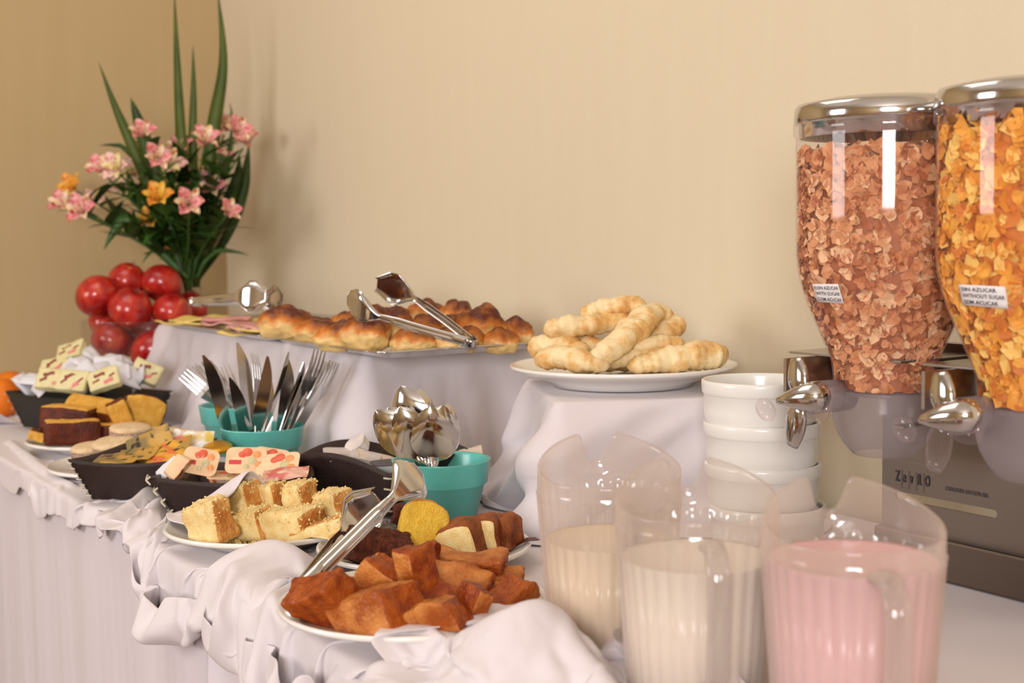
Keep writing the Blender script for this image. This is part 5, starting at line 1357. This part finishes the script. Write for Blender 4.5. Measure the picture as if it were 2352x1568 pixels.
wl = ['at the left end of the black tray', 'low at the left front corner of the heap', 'just below the crowning butter packet', 'at the top of the heap near the apples bowl', 'in the upper middle of the heap', 'on the right shoulder of the heap', 'right of the middle butter packet', 'left of the centre of the heap',
      'between the two left butter packets and the top', 'at the right front of the heap', 'in the gap at the front corner of the tray', 'directly above the middle butter packet', 'beside the right butter packet', 'farthest left beside the oranges', 'leaning on the right side of the middle butter packet']
rg = random.Random(3)
for i, (px, py, d) in enumerate(ws):
    pk('sugar_sachet', 'crumpled white sugar sachet ' + wl[i], WZ(px, py, d), (rg.uniform(10, 70), rg.uniform(-50, 50), rg.uniform(-60, 60)), .036, .052, .014, m_wh, 'white sugar sachets', seed=i + 10)

# ================================================================== FRUIT
def apple_mat():
    m, nt, b = newmat('apple_skin'); b.inputs['Roughness'].default_value = .22; b.inputs['Coat Weight'].default_value = .3; b.inputs['Coat Roughness'].default_value = .1
    tc = nt.nodes.new('ShaderNodeTexCoord'); mp = nt.nodes.new('ShaderNodeMapping'); mp.inputs['Scale'].default_value = (1, 1, .22)
    n = nt.nodes.new('ShaderNodeTexNoise'); n.inputs['Scale'].default_value = 45; n.inputs['Detail'].default_value = 5
    oi = nt.nodes.new('ShaderNodeObjectInfo'); ad = nt.nodes.new('ShaderNodeVectorMath'); ad.operation = 'ADD'
    nt.links.new(tc.outputs['Object'], ad.inputs[0]); nt.links.new(oi.outputs['Random'], ad.inputs[1]); nt.links.new(ad.outputs[0], mp.inputs[0]); nt.links.new(mp.outputs[0], n.inputs['Vector'])
    r = nt.nodes.new('ShaderNodeValToRGB'); e = r.color_ramp.elements; e[0].position = .35; e[0].color = lin((150, 18, 24)); e[1].position = .80; e[1].color = lin((226, 150, 74)); x = e.new(.6); x.color = lin((196, 48, 36))
    nt.links.new(n.outputs[0], r.inputs[0]); nt.links.new(r.outputs[0], b.inputs['Base Color']); return m
m_apple = apple_mat(); m_stem = simple('fruit_stem', (92, 66, 40), .7)
AP = [(0, -.030)] + [(.045 * math.sin(a) * (1 + .08 * math.cos(a)), -.040 * math.cos(a) + .004 * math.exp(-((a - 0) / .3) ** 2) * 2) for a in np.linspace(.18, PI - .25, 18)] + [(.010, .0345), (.004, .029), (0, .026)]
AV, AF = lathe(AP, 32, lambda a, k: 1 + .02 * math.cos(5 * a) * math.cos(k / 21 * PI) ** 2)
a_me = mesh('apple', AV, AF, m_apple)
SV, SF = tube([(0, 0, .026), (.002, .001, .036), (.005, .002, .046)], .0013, 6)
a_st = mesh('stem', SV, SF, m_stem, a_me)
APS = [('leftmost apple on top of the heap above the bowl rim', 224, 678, 2.86, (-20, -30, 0), 1.06), ('apple at the very top of the heap, left of two', 293, 641, 2.92, (20, 10, 40), .90), ('apple at the very top of the heap, nearest the flower stems', 372, 650, 2.92, (-30, 20, 10), 1.0),
       ('dark red apple in the middle of the front row at the rim', 300, 706, 2.84, (30, -14, 80), 1.04), ('apple on the right of the front row, partly behind the tray', 396, 716, 2.87, (-10, 30, 20), .95), ('apple half seen at the far right behind the vase', 436, 706, 2.99, (10, 10, 0), .9),
       ('pale red apple seen through the bowl at the left', 258, 782, 2.86, (10, 40, 60), .98), ('large apple seen through the bowl at the lower right', 354, 806, 2.83, (-40, 10, 30), 1.1), ('apple pressed against the glass at the upper left', 246, 742, 2.92, (0, 60, 0), .92),
       ('apple behind the tray corner inside the bowl', 344, 752, 2.95, (60, 0, 0), .96), ('apple at the right side of the bowl behind the tray', 396, 772, 2.92, (0, -40, 10), .9), ('apple at the bottom left of the bowl', 268, 856, 2.88, (0, 0, 0), 1.0), ('apple at the bottom right of the bowl', 352, 884, 2.90, (70, 0, 0), 1.0),
       ('apple deep at the back of the bowl', 300, 790, 2.98, (0, 30, 50), .9)]
for i, (lb, px, py, d, r, s) in enumerate(APS):
    o = a_me if i == 0 else copy_tree(a_me)
    o.matrix_world = frame(WZ(px, py, d), r) @ Matrix.Scale(s, 4); tag(o, lb, 'apple', 'red apples in the glass bowl')
m_glass = clearmat('clear_glass', (.97, .965, .95), .03, .03, (210, 205, 195), .22)
pb = WD(316, 2.90, TZ + .003); t = thing('glass_bowl', 'straight-sided clear glass bowl holding the red apples', 'bowl', pb)
V, Fc = lathe([(0, .0), (.100, 0), (.104, .003), (.113, .186), (.1145, .188), (.1110, .1885), (.1095, .186), (.101, .008), (0, .008)], 72); mesh('body', V, Fc, m_glass, t)
m_or = simple('orange_skin', (240, 130, 20), .4, spec=.4, bump=.5, bscale=600, var=(230, 112, 14), vscale=20)
V, Fc, S = cubegrid(12)
oV = [Vector(v).normalized() * .041 for v in V]
for lb, px, py, d in (('orange resting at the far left of the table edge', 2, 902, 2.75), ('second orange behind the front one, left of the black tray', 24, 880, 2.90)):
    o = mesh('orange', oV, Fc, m_or); o.location = WD(px, d, TZ + .042); tag(o, lb, 'orange', 'oranges at the left end')

# ================================================================== FLOWERS IN THE VASE
pv = WD(440, 3.02, TZ + .003)
t = thing('glass_vase', 'narrow clear glass vase holding the flower bouquet near the corner', 'vase', pv)
V, Fc = lathe([(0, .0), (.030, 0), (.033, .004), (.030, .10), (.028, .200), (.034, .252), (.0325, .2525), (.0262, .200), (.028, .10), (.030, .010), (0, .010)], 56); mesh('body', V, Fc, m_glass, t)
m_leaf = simple('dark_green_leaf', (38, 60, 18), .45, spec=.3, var=(60, 86, 28), vscale=20)
m_leaf2 = simple('fresh_green_leaf', (72, 112, 42), .42, spec=.4, var=(48, 86, 34), vscale=22)
m_blade = simple('sword_leaf', (66, 82, 20), .45, spec=.3, var=(84, 98, 32), vscale=10)
m_stemg = simple('green_stem', (62, 98, 40), .5)
def petal_mat(name, c_in, c_out, streak):
    m, nt, b = newmat(name); b.inputs['Roughness'].default_value = .55; b.inputs['Subsurface Weight'].default_value = .1; b.inputs['Subsurface Scale'].default_value = .005
    tc = nt.nodes.new('ShaderNodeTexCoord'); n = nt.nodes.new('ShaderNodeTexNoise'); n.inputs['Scale'].default_value = 110; n.inputs['Detail'].default_value = 3
    nt.links.new(tc.outputs['Object'], n.inputs['Vector'])
    r = nt.nodes.new('ShaderNodeValToRGB'); e = r.color_ramp.elements; e[0].position = .36; e[0].color = lin(c_out); e[1].position = .68; e[1].color = lin(streak); x = e.new(.52); x.color = lin(c_in)
    nt.links.new(n.outputs[0], r.inputs[0]); nt.links.new(r.outputs[0], b.inputs['Base Color']); return m
PM = {'pink': (petal_mat('pink_petal', (226, 140, 140), (236, 186, 182), (196, 50, 62)), petal_mat('pink_inner', (236, 206, 150), (240, 214, 206), (170, 30, 50))),
      'orange': (petal_mat('orange_petal', (232, 156, 52), (240, 186, 84), (200, 60, 26)), petal_mat('orange_inner', (238, 190, 60), (240, 200, 90), (170, 36, 20))),
      'pale': (petal_mat('pale_petal', (232, 190, 176), (238, 216, 204), (206, 110, 110)), petal_mat('pale_inner', (238, 220, 140), (240, 226, 200), (180, 60, 60)))}
def leafmesh(L, w, bend=.2, n=10, tip=.5):
    V = []
    for i in range(n + 1):
        u = i / n; ww = w * (math.sin(PI * min(1, u ** tip * .96 + .04)) ** .8 if tip != 1 else (1 - u) ** .7)
        for j in (-1, 0, 1): V.append((j * ww / 2, -bend * L * u * u + .12 * ww * abs(j), u * L))
    Fc = grid_faces(n + 1, 3); return V, Fc
def blossom(kind, s):
    mb = MB(); rg_ = random
    for k in range(6):
        outer = k % 2 == 0; L = s * (1.0 if outer else .95); ww = s * (.80 if outer else .50); n = 7; V = []
        for i in range(n + 1):
            u = i / n; w_ = ww * (math.sin(PI * min(1, .10 + u * .86)) ** .7) * (.35 + .65 * u)
            rad_ = L * (.10 + .62 * u ** 1.5); zz = L * (.95 * u - .28 * u ** 3)
            for j in (-1, -.5, 0, .5, 1):
                V.append((rad_ - .10 * ww * j * j, j * w_ / 2, zz + .06 * s * j * j))
        a = k * PI / 3 + random.uniform(-.12, .12); tl = random.uniform(-.12, .12)
        mb.add(V, grid_faces(n + 1, 5), 0 if outer else 1, Matrix.Rotation(a, 4, 'Z') @ Matrix.Rotation(tl, 4, 'Y'))
    for k in range(5):
        V, Fc = tube([(0, 0, 0), (.08 * s * math.cos(k * 1.3), .08 * s * math.sin(k * 1.3), .5 * s), (.16 * s * math.cos(k * 1.3), .16 * s * math.sin(k * 1.3), .85 * s)], .0006, 4); mb.add(V, Fc, 1)
    return mb
FL = [('pink', 327, 300, 'pink blossom topmost on the left side'), ('pink', 336, 336, 'pink blossom just under the topmost left one'), ('pink', 362, 360, 'wide pink blossom left of the centre leaves'), ('pink', 414, 336, 'pink blossom in front of the tall middle leaf'),
      ('pale', 388, 374, 'pale yellow-throated blossom below the centre'), ('pink', 472, 318, 'deep pink blossom between the middle and right leaves'), ('pink', 520, 288, 'pink blossom at the foot of the right sword leaf'), ('pink', 548, 296, 'small pink blossom at the upper right edge'),
      ('pink', 566, 320, 'pink blossom closest to the wall at the right'), ('pink', 514, 360, 'pink blossom on the right under the edge ones'), ('pale', 266, 382, 'yellow-streaked blossom on the left'), ('pale', 310, 392, 'pale blossom with yellow upper petals, left of centre'), ('pink', 228, 384, 'pink blossom at the left shoulder'),
      ('pink', 488, 426, 'large open pink blossom on the right'), ('pink', 450, 412, 'pink blossom hidden left of the large open one'), ('pink', 527, 482, 'lowest pink blossom on the right'), ('orange', 162, 426, 'yellow blossom at the far left tip'), ('pink', 142, 465, 'leftmost pink blossom of all'),
      ('pink', 186, 480, 'large pink blossom at the lower left'), ('pale', 214, 458, 'half-closed blossom beside the lower left one'), ('orange', 364, 450, 'orange blossom in the centre of the leaves'), ('orange', 344, 500, 'orange blossom pointing right at mid height'), ('orange', 405, 548, 'lowest orange blossom above the apples'),
      ('pink', 435, 464, 'small red-pink blossom deep in the leaves'), ('pale', 270, 425, 'white-pink blossom drooping at the left')]
mouth = pv + Vector((0, 0, .25))
random.seed(21)
for i, (kd, px, py, lb) in enumerate(FL):
    d = 2.98 + .16 * math.sin(i * 2.4) - (.05 if 300 < px < 460 else 0) + (.04 if px > 500 else 0)
    p = WZ(px, py, d)
    t = thing('alstroemeria', lb + ' of the bouquet', 'flower', mouth, group='alstroemeria flowers in the vase')
    a = random.uniform(0, 6.28); foot = Vector((.016 * math.cos(a), .016 * math.sin(a), -.22)); q = p - mouth
    midp = Vector((q.x * .35, q.y * .35, q.z * .5 + .0))
    P = catmull([foot, Vector((foot.x * -.5, foot.y * -.5, 0)), midp, q * .94], 6); Pv = [Vector(v) for v in P]
    V, Fc = tube(Pv, .0022, 6); mesh('stem', V, Fc, m_stemg, t)
    face = (EYE - p).normalized() * .8 + Vector((0, 0, .25)) + (q - midp).normalized() * .5 + Vector((random.uniform(-.5, .5), random.uniform(-.5, .5), random.uniform(-.4, .4)))
    Rm = face.to_track_quat('Z', 'Y').to_matrix().to_4x4()
    bl = blossom(kd, random.uniform(.040, .050)); ob = bl.obj('blossom', PM[kd], t); ob.matrix_local = Matrix.Translation(q - face.normalized() * .02) @ Rm
    for k in range(15 if px > 230 else 9):
        u = random.uniform(.35, .98); bp_ = Pv[min(len(Pv) - 1, int(u * (len(Pv) - 7)) + 6)]; L = random.uniform(.05, .10)
        V, Fc = leafmesh(L, random.uniform(.018, .032), random.uniform(.0, .5))
        dr = Vector((random.uniform(-1, 1), random.uniform(-1, 1), random.uniform(-.1, 1.1))).normalized()
        lo_ = mesh('leaf', V, Fc, m_leaf if random.random() < .68 else m_leaf2, t)
        lo_.matrix_local = Matrix.Translation(bp_) @ dr.to_track_quat('Z', 'Y').to_matrix().to_4x4()
def sword(label, pts, w, d, mat=m_blade, wtip=.75):
    """pts px,py from foot to tip"""
    P = [(*WZ(x, y, d),) for x, y in pts]; Q = [Vector(q) for q in catmull(P, 10)]; n = len(Q); V = []
    for k in range(n):
        u = k / (n - 1); tg_ = (Q[min(k + 1, n - 1)] - Q[max(k - 1, 0)]).normalized(); sd = tg_.cross(FH).normalized(); ww = w * min(1, .35 + u * 1.6) * (1 - max(0, (u - .35) / .65) ** 1.6) / 2 + .0003
        for j in (-1, 0, 1): V.append(Q[k] + sd * ww * j + FH * (abs(j) * ww * .3) - mouth)
    o = mesh('sword_leaf', V, grid_faces(n, 3), mat, None, loc=mouth); md = o.modifiers.new('t', 'SOLIDIFY'); md.thickness = .0008; tag(o, label, 'leaf', 'long leaves in the vase')
sword('tallest straight sword leaf, left of the middle', [(436, 660), (428, 520), (415, 320), (406, 140), (400, -30)], .027, 3.05)
sword('shorter narrow sword leaf in the middle', [(446, 660), (444, 500), (442, 320), (444, 200), (443, 102)], .022, 3.06)
sword('broad curved sword leaf at the right, nearest the corner', [(452, 660), (465, 480), (490, 290), (512, 140), (500, -30)], .036, 3.08)
sword('slanting sword leaf pointing up to the left', [(428, 660), (380, 520), (300, 330), (262, 240), (226, 142)], .026, 3.0)
sword('short broad leaf rising beside the slanting one', [(420, 640), (370, 450), (330, 320), (312, 262), (300, 224)], .034, 2.98, m_leaf)
sword('thin leaf tip at the upper right above the pink blossoms', [(460, 640), (500, 450), (530, 330), (534, 280), (528, 236)], .014, 3.1, m_leaf)
sword('pale green leaf drooping at the lower left', [(430, 640), (350, 560), (292, 505), (262, 530), (238, 574)], .034, 2.98, m_leaf2)
sword('thin leaf sticking out low to the right', [(450, 640), (470, 600), (500, 576), (540, 578), (572, 586)], .012, 3.02, m_leaf2)
sword('thin pointed leaf at the left shoulder of the bouquet', [(428, 620), (360, 430), (290, 345), (260, 333), (228, 334)], .012, 3.02, m_leaf)
sword('narrow dark leaf hanging along the wall at the right', [(455, 640), (520, 540), (556, 440), (566, 380), (572, 330)], .030, 3.12, m_leaf)
sword('dark leaf in the shadow of the right side', [(450, 640), (480, 560), (520, 470), (545, 400), (550, 350)], .034, 3.1, m_leaf)
sword('dark leaf low in the middle of the bouquet', [(440, 640), (430, 570), (425, 500), (440, 440), (450, 400)], .040, 3.03, m_leaf)
sword('dark leaf low right above the vase', [(450, 640), (470, 570), (485, 500), (480, 440), (470, 400)], .036, 3.04, m_leaf)
